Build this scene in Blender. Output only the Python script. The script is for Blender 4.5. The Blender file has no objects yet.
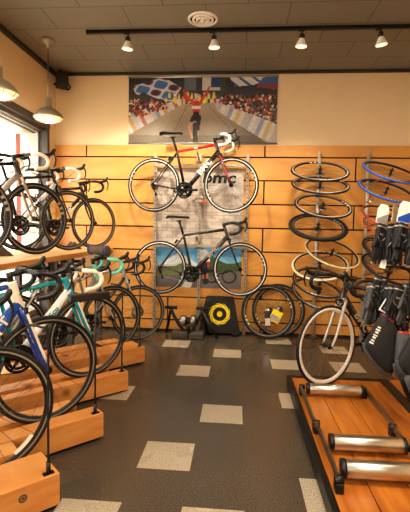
import bpy, bmesh, math, random
from mathutils import Vector, Matrix
random.seed(7)
sc = bpy.context.scene
COL = sc.collection
PI = math.pi
V = Vector

# ------------------------------------------------------------------ materials
def srgb(c):
    return tuple(((v/255)/12.92 if v/255 <= .04045 else ((v/255+.055)/1.055)**2.4) for v in c) + (1,)

def _nt(name):
    m = bpy.data.materials.new(name); m.use_nodes = True
    nt = m.node_tree
    return m, nt, nt.nodes['Principled BSDF'], nt.nodes.new, nt.links.new

def mat(name, c, rough=.5, metal=0., var=.12, scale=30., coat=0., bump=0.):
    m, nt, b, N, L = _nt(name)
    c = srgb(c)
    tc = N('ShaderNodeTexCoord'); no = N('ShaderNodeTexNoise'); no.inputs['Scale'].default_value = scale
    no.inputs['Detail'].default_value = 3
    L(tc.outputs['Object'], no.inputs['Vector'])
    mx = N('ShaderNodeMix'); mx.data_type = 'RGBA'
    mx.inputs['A'].default_value = tuple(v*(1-var) for v in c[:3]) + (1,)
    mx.inputs['B'].default_value = tuple(min(1, v*(1+var)) for v in c[:3]) + (1,)
    L(no.outputs['Fac'], mx.inputs['Factor']); L(mx.outputs['Result'], b.inputs['Base Color'])
    b.inputs['Roughness'].default_value = rough; b.inputs['Metallic'].default_value = metal
    if coat: b.inputs['Coat Weight'].default_value = coat; b.inputs['Coat Roughness'].default_value = .1
    if bump:
        bp = N('ShaderNodeBump'); bp.inputs['Strength'].default_value = bump; bp.inputs['Distance'].default_value = .004
        L(no.outputs['Fac'], bp.inputs['Height']); L(bp.outputs['Normal'], b.inputs['Normal'])
    return m

def wood(name, c1, c2, stretch=(1, 14, 14), rough=.4, scale=2.2, knots=0., coat=.0, tone=.25):
    m, nt, b, N, L = _nt(name)
    tc = N('ShaderNodeTexCoord'); mp = N('ShaderNodeMapping'); mp.inputs['Scale'].default_value = stretch
    L(tc.outputs['Object'], mp.inputs['Vector'])
    at = N('ShaderNodeAttribute'); at.attribute_name = 'tone'
    ad = N('ShaderNodeVectorMath'); ad.operation = 'MULTIPLY_ADD'
    L(at.outputs['Vector'], ad.inputs[0]); ad.inputs[1].default_value = (9, 9, 9); L(mp.outputs['Vector'], ad.inputs[2])
    n1 = N('ShaderNodeTexNoise'); n1.inputs['Scale'].default_value = scale; n1.inputs['Detail'].default_value = 6
    n1.inputs['Distortion'].default_value = .8
    L(ad.outputs[0], n1.inputs['Vector'])
    cr = N('ShaderNodeValToRGB'); cr.color_ramp.elements[0].position = .3; cr.color_ramp.elements[1].position = .7
    cr.color_ramp.elements[0].color = srgb(c2); cr.color_ramp.elements[1].color = srgb(c1)
    L(n1.outputs['Fac'], cr.inputs['Fac'])
    out = cr.outputs['Color']
    # per-board tone
    mt = N('ShaderNodeMix'); mt.data_type = 'RGBA'; mt.blend_type = 'MULTIPLY'; mt.inputs['Factor'].default_value = 1
    mr = N('ShaderNodeMapRange'); mr.inputs['To Min'].default_value = 1-tone; mr.inputs['To Max'].default_value = 1.0
    L(at.outputs['Fac'], mr.inputs['Value'])
    L(out, mt.inputs['A']); L(mr.outputs['Result'], mt.inputs['B']); out = mt.outputs['Result']
    if knots:
        vo = N('ShaderNodeTexVoronoi'); vo.inputs['Scale'].default_value = 3.1; vo.inputs['Randomness'].default_value = 1
        mp2 = N('ShaderNodeMapping'); mp2.inputs['Scale'].default_value = (1, .8, 1); L(tc.outputs['Object'], mp2.inputs['Vector'])
        L(mp2.outputs['Vector'], vo.inputs['Vector'])
        r2 = N('ShaderNodeValToRGB'); r2.color_ramp.elements[0].position = .06; r2.color_ramp.elements[1].position = .16
        r2.color_ramp.elements[0].color = (.12, .06, .02, 1); r2.color_ramp.elements[1].color = (1, 1, 1, 1)
        L(vo.outputs['Distance'], r2.inputs['Fac'])
        m2 = N('ShaderNodeMix'); m2.data_type = 'RGBA'; m2.blend_type = 'MULTIPLY'; m2.inputs['Factor'].default_value = knots
        L(out, m2.inputs['A']); L(r2.outputs['Color'], m2.inputs['B']); out = m2.outputs['Result']
    L(out, b.inputs['Base Color']); b.inputs['Roughness'].default_value = rough
    if coat: b.inputs['Coat Weight'].default_value = coat; b.inputs['Coat Roughness'].default_value = .25
    return m

def speckle(name, base, lo, hi, rough):
    m, nt, b, N, L = _nt(name)
    tc = N('ShaderNodeTexCoord')
    n1 = N('ShaderNodeTexNoise'); n1.inputs['Scale'].default_value = 150; n1.inputs['Detail'].default_value = 2
    n2 = N('ShaderNodeTexNoise'); n2.inputs['Scale'].default_value = 1.7; n2.inputs['Detail'].default_value = 4
    L(tc.outputs['Object'], n1.inputs['Vector']); L(tc.outputs['Object'], n2.inputs['Vector'])
    cr = N('ShaderNodeValToRGB'); e = cr.color_ramp.elements
    e[0].position = .36; e[0].color = srgb(lo); e[1].position = .66; e[1].color = srgb(hi)
    k = e.new(.5); k.color = srgb(base)
    L(n1.outputs['Fac'], cr.inputs['Fac'])
    mx = N('ShaderNodeMix'); mx.data_type = 'RGBA'; mx.blend_type = 'MULTIPLY'; mx.inputs['Factor'].default_value = .35
    L(cr.outputs['Color'], mx.inputs['A']); L(n2.outputs['Fac'], mx.inputs['B'])
    L(mx.outputs['Result'], b.inputs['Base Color'])
    mr = N('ShaderNodeMapRange'); mr.inputs['To Min'].default_value = rough-.08; mr.inputs['To Max'].default_value = rough+.1
    L(n2.outputs['Fac'], mr.inputs['Value']); L(mr.outputs['Result'], b.inputs['Roughness'])
    return m

def painted(name, rough=.45):
    m, nt, b, N, L = _nt(name)
    at = N('ShaderNodeAttribute'); at.attribute_name = 'print'
    L(at.outputs['Color'], b.inputs['Base Color']); b.inputs['Roughness'].default_value = rough
    return m

def glow(name, c, s):
    m, nt, b, N, L = _nt(name)
    b.inputs['Base Color'].default_value = srgb(c); b.inputs['Emission Color'].default_value = srgb(c)
    b.inputs['Emission Strength'].default_value = s
    return m

M = {}
M['wall'] = mat('cream wall paint', (226, 200, 160), .85, var=.04, scale=3)
M['ceil_trim'] = mat('dark trim paint', (52, 47, 40), .6)
M['plywood'] = wood('birch plywood', (226, 166, 88), (210, 145, 68), (1.2, 1, 5), .42, 1.3, tone=.17)
M['groove'] = mat('groove black', (14, 11, 8), .9)
M['floor'] = speckle('brown speckled floor', (80, 71, 61), (62, 54, 45), (102, 91, 77), .24)
M['floor_light'] = speckle('light floor tile', (176, 160, 136), (150, 134, 110), (204, 190, 166), .26)
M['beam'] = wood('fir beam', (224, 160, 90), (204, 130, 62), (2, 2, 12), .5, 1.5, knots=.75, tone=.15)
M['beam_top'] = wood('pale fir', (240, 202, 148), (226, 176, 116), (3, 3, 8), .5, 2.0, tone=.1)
M['podium'] = wood('podium boards', (212, 134, 50), (160, 84, 24), (10, 1.2, 10), .36, 1.3, knots=.8, tone=.22, coat=.1)
M['black'] = mat('satin black', (20, 19, 18), .42)
M['black_metal'] = mat('black metal', (26, 25, 24), .35, .5)
M['rubber'] = mat('tyre rubber', (22, 21, 20), .62, var=.2)
M['chrome'] = mat('polished steel', (198, 190, 178), .3, 1.)
M['steel'] = mat('brushed steel', (150, 146, 140), .33, 1.)
M['alu'] = mat('silver alloy', (190, 186, 180), .3, .9)
M['track'] = mat('brake track', (214, 208, 198), .4)
M['tan'] = mat('tan sidewall', (134, 123, 108), .6)
M['pole'] = mat('light silver pole', (196, 186, 170), .4, .15)
M['spoke'] = mat('spoke steel', (104, 100, 94), .35, .8)
M['rod'] = mat('dark steel rod', (62, 57, 50), .45, .7)
M['galv'] = mat('galvanised upright', (168, 158, 142), .5, .6)
M['grey_frame'] = mat('grey aluminium frame', (70, 64, 56), .5, .1)
M['frame_light'] = mat('light aluminium frame', (176, 170, 156), .5, .1)
M['white'] = mat('white paint', (236, 230, 220), .4)
M['cream'] = mat('cream tape', (236, 220, 196), .6)
M['red'] = mat('red paint', (190, 26, 30), .3, coat=.5)
M['blue'] = mat('royal blue paint', (22, 70, 146), .25, coat=.6)
M['teal'] = mat('teal paint', (20, 150, 158), .25, coat=.6)
M['celeste'] = mat('celeste tape', (120, 212, 186), .55)
M['yellow'] = mat('yellow paint', (232, 204, 40), .4)
M['silver'] = mat('silver grey paint', (176, 170, 160), .3, .4, coat=.4)
M['champagne'] = mat('warm silver paint', (170, 152, 130), .3, .5, coat=.4)
M['carbon'] = mat('black carbon paint', (30, 29, 28), .25, coat=.6)
M['graphite'] = mat('graphite paint', (70, 66, 60), .3, .4, coat=.4)
M['brown'] = mat('brown cloth', (92, 74, 56), .8, var=.25, scale=80)
M['fabric'] = mat('black fabric', (34, 33, 33), .8, var=.35, scale=60, bump=.5)
M['fabric_grey'] = mat('dark grey fabric', (74, 73, 72), .8, var=.3, scale=60, bump=.5)
M['pale_yellow'] = mat('pale cream rim', (220, 208, 160), .4)
M['blue_rim'] = mat('blue rim', (30, 84, 176), .5)
M['orange'] = mat('orange red plastic', (226, 74, 36), .4)
M['print'] = painted('printed sheet')
M['shade'] = mat('enamel lamp shade', (168, 156, 136), .4, .3)
M['lamp_glass'] = glow('warm lamp glass', (255, 206, 156), .8)
M['bulb'] = glow('warm spot bulb', (255, 226, 190), 1.4)
M['brick'] = mat('red brick outside', (112, 50, 38), .9, scale=14, var=.3)
M['outside_pale'] = mat('pale outside render', (232, 226, 214), .9, var=.03)
M['pavement'] = mat('pale pavement', (226, 220, 210), .9, var=.05)
def ceiling_mat():
    m, nt, b, N, L = _nt('taupe ceiling panels')
    tc = N('ShaderNodeTexCoord'); mp = N('ShaderNodeMapping'); mp.inputs['Location'].default_value = (.34, -.258, 0)
    L(tc.outputs['Object'], mp.inputs['Vector'])
    br = N('ShaderNodeTexBrick'); br.inputs['Scale'].default_value = 1; br.offset = .5
    br.inputs['Brick Width'].default_value = .76; br.inputs['Row Height'].default_value = .4
    br.inputs['Mortar Size'].default_value = .004
    br.inputs['Color1'].default_value = srgb((132, 126, 112)); br.inputs['Color2'].default_value = srgb((127, 121, 108))
    br.inputs['Mortar'].default_value = srgb((80, 74, 64))
    L(mp.outputs['Vector'], br.inputs['Vector']); L(br.outputs['Color'], b.inputs['Base Color'])
    b.inputs['Roughness'].default_value = .6
    return m
M['ceiling'] = ceiling_mat()
def glass_mat():
    m, nt, b, N, L = _nt('window glass')
    nt.nodes.remove(b); out = nt.nodes['Material Output']
    t = N('ShaderNodeBsdfTransparent'); g = N('ShaderNodeBsdfGlossy'); g.inputs['Roughness'].default_value = .02
    mx = N('ShaderNodeMixShader'); mx.inputs['Fac'].default_value = .06
    L(t.outputs[0], mx.inputs[1]); L(g.outputs[0], mx.inputs[2]); L(mx.outputs[0], out.inputs['Surface'])
    return m
M['glass'] = glass_mat()

# ------------------------------------------------------------------ mesh helpers
def frame_of(d):
    d = d.normalized(); a = V((0, 0, 1)) if abs(d.z) < .95 else V((1, 0, 0))
    u = d.cross(a).normalized(); return u, d.cross(u).normalized()

def box(bm, lo, hi, mi=0, bev=0.):
    r = bmesh.ops.create_cube(bm, size=1)
    for v in r['verts']:
        v.co = V([(lo[i]+hi[i])/2 + v.co[i]*(hi[i]-lo[i]) for i in range(3)])
    fs = {f for v in r['verts'] for f in v.link_faces}
    if bev:
        es = {e for f in fs for e in f.edges}
        g = bmesh.ops.bevel(bm, geom=list(es), offset=bev, segments=2, affect='EDGES', profile=.5)
        fs = {f for f in g['faces']} | {f for f in fs if f.is_valid}
    for f in fs: f.material_index = mi
    return fs

def sweep(bm, pts, rad, seg=8, mi=0, caps=True, closed=False, flat=1.):
    pts = [V(p) for p in pts]; n = len(pts)
    rads = rad if isinstance(rad, (list, tuple)) else [rad]*n
    rings = []; pu = None
    for i, p in enumerate(pts):
        if closed: d = pts[(i+1) % n]-pts[i-1]
        else: d = pts[min(i+1, n-1)]-pts[max(i-1, 0)]
        if pu is None: u, w = frame_of(d)
        else:
            dn = d.normalized(); u = (pu-dn*pu.dot(dn))
            u = u.normalized() if u.length > 1e-6 else frame_of(d)[0]; w = dn.cross(u).normalized()
        pu = u
        rings.append([bm.verts.new(p+u*math.cos(2*PI*k/seg)*rads[i]+w*math.sin(2*PI*k/seg)*rads[i]*flat) for k in range(seg)])
    m = n if closed else n-1
    for i in range(m):
        a, b = rings[i], rings[(i+1) % n]
        for k in range(seg):
            f = bm.faces.new((a[k], a[(k+1) % seg], b[(k+1) % seg], b[k])); f.smooth = True; f.material_index = mi
    if caps and not closed:
        for rr in (rings[0][::-1], rings[-1]):
            f = bm.faces.new(rr); f.material_index = mi

def tube(bm, a, b, r1, r2=None, seg=10, mi=0, flat=1.):
    sweep(bm, [a, b], [r1, r1 if r2 is None else r2], seg, mi, True, False, flat)

def smooth_path(pts, k=4):
    P = [V(p) for p in pts]; out = []
    for i in range(len(P)-1):
        p0, p1, p2, p3 = P[max(i-1, 0)], P[i], P[i+1], P[min(i+2, len(P)-1)]
        for j in range(k):
            t = j/k
            out.append(.5*((2*p1)+(p2-p0)*t+(2*p0-5*p1+4*p2-p3)*t*t+(3*p1-p0-3*p2+p3)*t**3))
    out.append(P[-1]); return out

def lathe(bm, prof, seg=24, mat4=None, mi=0, arc=None):
    """prof: list of (r, h) revolved about local z"""
    mat4 = mat4 or Matrix()
    rings = [[bm.verts.new(mat4 @ V((r*math.cos(2*PI*k/seg), r*math.sin(2*PI*k/seg), h))) for k in range(seg)] for r, h in prof]
    for i in range(len(rings)-1):
        m_ = mi[i] if isinstance(mi, (list, tuple)) else mi
        for k in range(seg):
            f = bm.faces.new((rings[i][k], rings[i][(k+1) % seg], rings[i+1][(k+1) % seg], rings[i+1][k]))
            f.smooth = True; f.material_index = m_
    return rings

def prism(bm, poly, y0, y1, mi=0, plane='xz'):
    def p3(p, h):
        return V((p[0], h, p[1])) if plane == 'xz' else (V((p[0], p[1], h)) if plane == 'xy' else V((h, p[0], p[1])))
    a = [bm.verts.new(p3(p, y0)) for p in poly]; b = [bm.verts.new(p3(p, y1)) for p in poly]
    n = len(poly); fs = [bm.faces.new(a), bm.faces.new(b[::-1])]
    for i in range(n): fs.append(bm.faces.new((a[i], a[(i+1) % n], b[(i+1) % n], b[i])))
    for f in fs: f.material_index = mi
    return fs

def puffy(bm, outline, t, mi=0, plane_y=0., rings=((1, 0), (.97, .45), (.8, .8), (.5, .98))):
    """inflated cushion from a star-shaped outline in xz, thickness +-t in y"""
    cx = sum(p[0] for p in outline)/len(outline); cz = sum(p[1] for p in outline)/len(outline)
    for s in (-1, 1):
        prev = None
        for k, h in rings:
            cur = [bm.verts.new((cx+(p[0]-cx)*k, plane_y+s*t*h, cz+(p[1]-cz)*k)) for p in outline]
            if prev:
                for i in range(len(cur)):
                    q = (prev[i], prev[(i+1) % len(cur)], cur[(i+1) % len(cur)], cur[i])
                    f = bm.faces.new(q if s > 0 else q[::-1]); f.smooth = True; f.material_index = mi
            prev = cur
        c = bm.verts.new((cx, plane_y+s*t, cz))
        for i in range(len(prev)):
            q = (prev[i], prev[(i+1) % len(prev)], c)
            f = bm.faces.new(q if s > 0 else q[::-1]); f.smooth = True; f.material_index = mi
    bmesh.ops.remove_doubles(bm, verts=bm.verts, dist=1e-5)

def mesh_of(bm, name, mats, tone=False):
    bmesh.ops.recalc_face_normals(bm, faces=bm.faces)
    me = bpy.data.meshes.new(name); bm.to_mesh(me); bm.free()
    for m in (mats if isinstance(mats, (list, tuple)) else [mats]): me.materials.append(m)
    return me

def link(name, me, parent=None, loc=None, rot=None):
    o = bpy.data.objects.new(name, me); COL.objects.link(o)
    if parent: o.parent = parent
    if loc is not None: o.location = loc
    if rot is not None: o.rotation_euler = rot
    return o

def obj(name, bm, mats, parent=None, loc=None, rot=None):
    return link(name, mesh_of(bm, name, mats), parent, loc, rot)

def tag(o, label=None, cat=None, group=None, kind=None):
    if label: o['label'] = label
    if cat: o['category'] = cat
    if group: o['group'] = group
    if kind: o['kind'] = kind
    return o

def thing(name, label, cat, loc=(0, 0, 0), rz=0, group=None):
    o = bpy.data.objects.new(name, None); COL.objects.link(o); o.empty_display_size = .1
    o.location = loc; o.rotation_euler = (0, 0, rz)
    return tag(o, label, cat, group)

def struct(name, bm, mats):
    return tag(obj(name, bm, mats), kind='structure')

def copy_tree(o, parent=None):
    c = o.copy(); COL.objects.link(c)
    if parent: c.parent = parent
    for ch in list(o.children): copy_tree(ch, c)
    return c

def set_tone(o, tones):
    me = o.data; a = me.attributes.new('tone', 'FLOAT', 'FACE')
    a.data.foreach_set('value', tones)

def text_mesh(name, s, size, mats, depth=.0008, bold=0., shear=0., xscale=1., spacing=1.):
    cu = bpy.data.curves.new(name, 'FONT'); cu.body = s; cu.size = size; cu.extrude = depth; cu.offset = bold
    cu.shear = shear; cu.align_x = 'CENTER'; cu.align_y = 'CENTER'; cu.resolution_u = 3; cu.space_character = spacing
    t = bpy.data.objects.new(name, cu); COL.objects.link(t)
    dg = bpy.context.evaluated_depsgraph_get(); dg.update()
    me = bpy.data.meshes.new_from_object(t.evaluated_get(dg)); me.name = name
    bpy.data.objects.remove(t); bpy.data.curves.remove(cu)
    me.materials.clear(); me.materials.append(mats)
    if xscale != 1: me.transform(Matrix.Diagonal((xscale, 1, 1, 1)))
    return me

# ------------------------------------------------------------------ ROOM
D = 5.487; CZ = 3.36; WX = -2.4435; RX = 3.1; FY = -2.6
T = .3048; OX = .2013*T; OY = 1.4707*T
LIGHT = {(-2, 6), (-1, 8), (-2, 11), (-1, 13), (-4, 9), (-3, 4), (-1, 4), (1, 9), (1, 5), (-3, 14), (1, 15), (3, 14), (1, 12), (3, 12),
         (-5, 12), (-5, 6), (0, 1), (-3, 1), (4, 10), (5, 12), (4, 5), (3, 2), (2, -2), (-2, -3)}
bm = bmesh.new()
gx = [WX-.35]+[OX+i*T for i in range(-9, 10)]+[RX]
gy = [FY]+[OY+j*T for j in range(-9, 17)]+[D]
gx = sorted(x for x in gx if WX-.36 <= x <= RX); gy = sorted(y for y in gy if FY <= y <= D)
vs = {(i, j): bm.verts.new((x, y, 0)) for i, x in enumerate(gx) for j, y in enumerate(gy)}
for i in range(len(gx)-1):
    for j in range(len(gy)-1):
        f = bm.faces.new((vs[i, j], vs[i+1, j], vs[i+1, j+1], vs[i, j+1]))
        c = f.calc_center_median(); key = (math.floor((c.x-OX)/T), math.floor((c.y-OY)/T))
        f.material_index = 1 if key in LIGHT else 0
struct('floor', bm, [M['floor'], M['floor_light']])
bm = bmesh.new(); box(bm, (WX-.35, FY, CZ), (RX+.1, D+.1, CZ+.08)); struct('ceiling', bm, M['ceiling'])
bm = bmesh.new(); box(bm, (WX-.35, D, 0), (RX+.1, D+.1, CZ)); struct('wall_back', bm, M['wall'])
bm = bmesh.new(); box(bm, (RX, FY, 0), (RX+.1, D, CZ)); struct('wall_right', bm, M['wall'])
bm = bmesh.new(); box(bm, (WX-.35, FY-.1, 0), (RX+.1, FY, CZ)); struct('wall_front', bm, M['wall'])
# left wall with the shop window opening
WY0, WY1, WZ0, WZ1 = -1.6, 5.246, .22, 2.63
bm = bmesh.new(); XB = WX-.35
box(bm, (XB, WY1, 0), (WX, D, CZ)); box(bm, (XB, FY, 0), (WX, WY0, CZ))
box(bm, (XB, WY0, WZ1), (WX, WY1, CZ)); box(bm, (XB, WY0, 0), (WX, WY1, WZ0))
struct('wall_left', bm, M['wall'])
# window 1: frame, glass, casing
w = thing('window_1', None, None, (WX-.3, 1.8, WZ0)); w['kind'] = 'structure'
def loc_(lo, hi, o): return tuple(a-b for a, b in zip(lo, o)), tuple(a-b for a, b in zip(hi, o))
O = (WX-.3, 1.8, WZ0)
def wbox(bm, lo, hi, mi=0, bev=0.): a, b = loc_(lo, hi, O); box(bm, a, b, mi, bev)
bm = bmesh.new()   # light inner frame
XI0, XI1 = WX-.33, WX-.10
wbox(bm, (XI0, WY1-.055, WZ0), (XI1, WY1, WZ1)); wbox(bm, (XI0, WY0, WZ0), (XI1, WY0+.06, WZ1))
wbox(bm, (XI0, WY0, WZ1-.09), (XI1, WY1, WZ1)); wbox(bm, (XI0, WY0, WZ0), (XI1, WY1, WZ0+.09))
for y in (3.35, 1.5, -.2): wbox(bm, (XI0+.02, y-.03, WZ0), (XI1-.06, y+.03, WZ1))
obj('window_frame', bm, M['frame_light'], w)
bm = bmesh.new()   # dark casing around the opening at the room side
wbox(bm, (WX-.065, WY1-.03, WZ0), (WX+.012, WY1+.03, WZ1+.05)); wbox(bm, (WX-.065, WY0, WZ0), (WX+.012, WY0+.06, WZ1))
wbox(bm, (WX-.13, WY0, WZ1-.035), (WX+.02, WY1+.03, WZ1+.05)); wbox(bm, (WX-.1, WY0, WZ1-.075), (WX-.03, WY1, WZ1-.03))
wbox(bm, (WX-.2, WY0, WZ0-.04), (WX+.03, WY1, WZ0+.02))
obj('window_casing', bm, M['grey_frame'], w)
bm = bmesh.new()
wbox(bm, (WX-.096, WY1-.03, WZ0), (WX-.067, WY1, WZ1)); wbox(bm, (WX-.17, WY0, WZ1-.10), (WX-.132, WY1, WZ1-.091))
obj('window_gasket', bm, M['black'], w)
for a, b in ((WY0+.06, -.23), (-.17, 1.47), (1.53, 3.32), (3.38, WY1-.055)):
    bm = bmesh.new(); wbox(bm, (WX-.262, a, WZ0+.09), (WX-.256, b, WZ1-.09)); obj('pane', bm, M['glass'], w)
# dark crown trim
for n, lo, hi in (('trim_1', (WX, FY, CZ-.045), (WX+.05, D, CZ)), ('trim_2', (WX+.05, D-.05, CZ-.03), (RX, D, CZ)),
                  ('trim_3', (RX-.05, FY, CZ-.05), (RX, D-.05, CZ))):
    bm = bmesh.new(); box(bm, lo, hi, 0, .008); struct(n, bm, M['ceil_trim'])
# plywood cladding of the back wall: boards with black shadow gaps
bm = bmesh.new(); tones = []
zs = [0., .155, .46, .77, 1.08, 1.385, 1.69, 1.993, 2.287, 2.437]
even = [-4.35, -2.016, .314, 2.644, 5]; odd = [-3.27, -.912, 1.451, 3.81]
G = .009
box(bm, (WX+.012, D-.012, 0), (RX-.01, D-.001, 2.437), 1); tones += [0]*6
for r in range(9):
    z0, z1 = zs[r]+(G if r else 0), zs[r+1]-(G if r < 8 else 0)
    js = even if (8-r) % 2 == 0 else odd
    for a, b in zip(js[:-1], js[1:]):
        a, b = max(a+G, WX+.012), min(b-G, RX-.01)
        if b <= a: continue
        fs = box(bm, (a, D-.026, z0), (b, D-.012, z1)); t = random.random(); tones += [t]*len(fs)
o = struct('trim_4', bm, [M['plywood'], M['groove']]); set_tone(o, tones)
bm = bmesh.new(); box(bm, (WX+.012, D-.034, 0), (RX-.01, D-.026, .03)); struct('baseboard_back', bm, M['black'])

# outside the window: pale street, pale building and its red brick corner
bm = bmesh.new(); box(bm, (-16, -8, -.2), (WX-.36, 22, -.05)); struct('ground', bm, M['pavement'])
b_ = thing('building', 'pale building with brick corner pier seen through the shop window', 'building', (-6.25, 9.05, -.05))
bm = bmesh.new(); box(bm, (-3, -6, 0), (.9, 1.2, 3.6)); obj('wall', bm, M['outside_pale'], b_)
bm = bmesh.new(); box(bm, (.9, .75, 0), (1.08, 1.2, 3.6)); obj('brick_pier', bm, M['brick'], b_)
bm = bmesh.new(); box(bm, (-3, -6, 3.6), (1.2, 1.3, 3.75)); obj('eave', bm, M['outside_pale'], b_)

# ------------------------------------------------------------------ WHEELS
WC = {}
def wheel_meshes(kind):
    if kind in WC: return WC[kind]
    rimc, track, decal, depth, tw, nsp, tyre, rear, R = dict(
        road=('black', 'track', 'silver', .026, .0125, 20, 'rubber', 0, .337),
        road_rear=('black', 'track', 'silver', .026, .0125, 24, 'rubber', 1, .337),
        lettered=('black', 'tan', 'silver', .036, .0135, 20, 'rubber', 0, .337),
        lettered_rear=('black', 'tan', 'silver', .036, .0135, 24, 'rubber', 1, .337),
        plain=('black', 'tan', None, .026, .013, 20, 'rubber', 0, .337),
        plain_rear=('black', 'tan', None, .026, .013, 24, 'rubber', 1, .337),
        bright=('track', 'white', None, .028, .0125, 20, 'rubber', 0, .337),
        bright_rear=('track', 'white', None, .028, .0125, 24, 'rubber', 1, .337),
        mtb=('black', 'tan', 'silver', .022, .026, 28, 'rubber', 1, .345),
        white_rim=('black', 'track', 'white', .028, .0115, 18, 'rubber', 1, .337),
        cream_rim=('black', 'tan', 'red', .022, .009, 20, 'pale_yellow', 0, .330),
        ivory_rim=('black', 'track', 'red', .022, .009, 20, 'pale_yellow', 0, .330),
        blue_rim=('black', 'tan', None, .024, .012, 20, 'blue_rim', 0, .337),
        red_rim=('black', 'tan', None, .022, .009, 20, 'red', 0, .330),
        thin=('black', 'alu', None, .02, .011, 20, 'rubber', 0, .330),
        hybrid=('black', 'tan', 'pale_yellow', .024, .018, 28, 'rubber', 1, .34))[kind]
    rt = R-2*tw+.004          # rim outer radius
    if tyre is None: rt = R
    bm = bmesh.new(); seg = 72
    prof = [(rt, .009), (rt-.010, .0095), (rt-depth, .005), (rt-depth-.002, 0), (rt-depth, -.005), (rt-.010, -.0095), (rt, -.009), (rt-.002, 0), (rt, .009)]
    lathe(bm, prof, seg, Matrix.Rotation(PI/2, 4, 'X'), [1, 0, 0, 0, 0, 1, 2, 2])
    if decal:
        bm.faces.ensure_lookup_table()
        for i in (1, 4):
            for k in range(seg):
                if k % 36 in (2, 4, 6) : bm.faces[i*seg+k].material_index = 3
    rim = mesh_of(bm, 'wheel_rim', [M[rimc], M[track], M['black'], M[decal or rimc]])
    ty = None
    if tyre:
        bm = bmesh.new(); rr = R-tw
        sweep(bm, [(rr*math.cos(2*PI*k/seg), 0, rr*math.sin(2*PI*k/seg)) for k in range(seg)], tw, 8, 0, closed=True)
        ty = mesh_of(bm, 'tyre', M[tyre])
    bm = bmesh.new(); rs = rt-depth
    for k in range(nsp):
        a = 2*PI*k/nsp; s = 1 if k % 2 else -1; off = (.35 if (k//2) % 2 else -.35)
        h = V((.02*math.cos(a+off*3), s*.026, .02*math.sin(a+off*3)))
        sweep(bm, [h, (rs*math.cos(a), 0, rs*math.sin(a))], .0013, 4, 0, caps=False)
    sp = mesh_of(bm, 'spokes', M['spoke'])
    bm = bmesh.new(); RX_ = Matrix.Rotation(PI/2, 4, 'X')
    lathe(bm, [(0, .055), (.008, .055), (.008, .034), (.024, .032), (.024, .026), (.013, .02), (.013, -.02), (.024, -.026), (.024, -.032), (.008, -.034), (.008, -.055), (0, -.055)], 14, RX_)
    hub = mesh_of(bm, 'hub', M['black_metal'])
    cas = None
    if rear:
        bm = bmesh.new()
        for i, r in enumerate((.052, .046, .040, .034, .028)):
            y = .034+i*.0042
            lathe(bm, [(0.012, y), (r, y), (r, y+.002), (.012, y+.002)], 24, RX_)
        cas = mesh_of(bm, 'cassette', M['steel'])
    WC[kind] = (rim, ty, sp, hub, cas, R)
    return WC[kind]

def make_wheel(name, kind, parent=None, loc=(0, 0, 0), rot=None):
    rim, ty, sp, hub, cas, R = wheel_meshes(kind)
    o = link(name, rim, parent, loc, rot)
    if ty: link('tyre', ty, o)
    link('spokes', sp, o); link('hub', hub, o)
    if cas: link('cassette', cas, o)
    return o

# ------------------------------------------------------------------ ROAD BIKE (local: x forward, y left, z up, origin on the ground under the bottom bracket)
SH = {}
def shared(key, fn):
    if key not in SH: SH[key] = fn()
    return SH[key]

def saddle_mesh(c):
    bm = bmesh.new(); st = [(-.145, .045, -.012), (-.13, .066, 0), (-.09, .072, .006), (-.04, .052, .004), (.02, .026, .001), (.08, .019, .002), (.125, .017, .0), (.14, .008, -.008)]
    rings = []
    for x, wd, z in st:
        rings.append([bm.verts.new((x, wd*math.sin(a), z+.006+.014*math.cos(a)*(1 if math.cos(a) > 0 else 1.3))) for a in [2*PI*k/12 for k in range(12)]])
    for a, b in zip(rings[:-1], rings[1:]):
        for k in range(12):
            f = bm.faces.new((a[k], a[(k+1) % 12], b[(k+1) % 12], b[k])); f.smooth = True
    bm.faces.new(rings[0]); bm.faces.new(rings[-1][::-1])
    for s in (-1, 1):
        sweep(bm, smooth_path([(-.1, s*.025, -.01), (-.06, s*.022, -.034), (.04, s*.02, -.034), (.1, s*.01, -.008)], 3), .0035, 6, 1)
    return mesh_of(bm, 'saddle', [M[c], M['steel']])

def chainring_mesh():
    bm = bmesh.new(); A = Matrix.Rotation(PI/2, 4, 'X')
    for r, y in ((.102, .044), (.078, .038)):
        lathe(bm, [(r-.022, y), (r, y), (r, y+.003), (r-.022, y+.003), (r-.022, y)], 36, A)
    for k in range(5):
        a = 2*PI*k/5+.3
        sweep(bm, [(.012*math.cos(a), -.047, .012*math.sin(a)), (.085*math.cos(a), -.046, .085*math.sin(a))], [.014, .008], 6)
    lathe(bm, [(0, .036), (.022, .036), (.022, .056), (0, .056)], 16, A)
    return mesh_of(bm, 'chainring', M['black_metal'])

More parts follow.
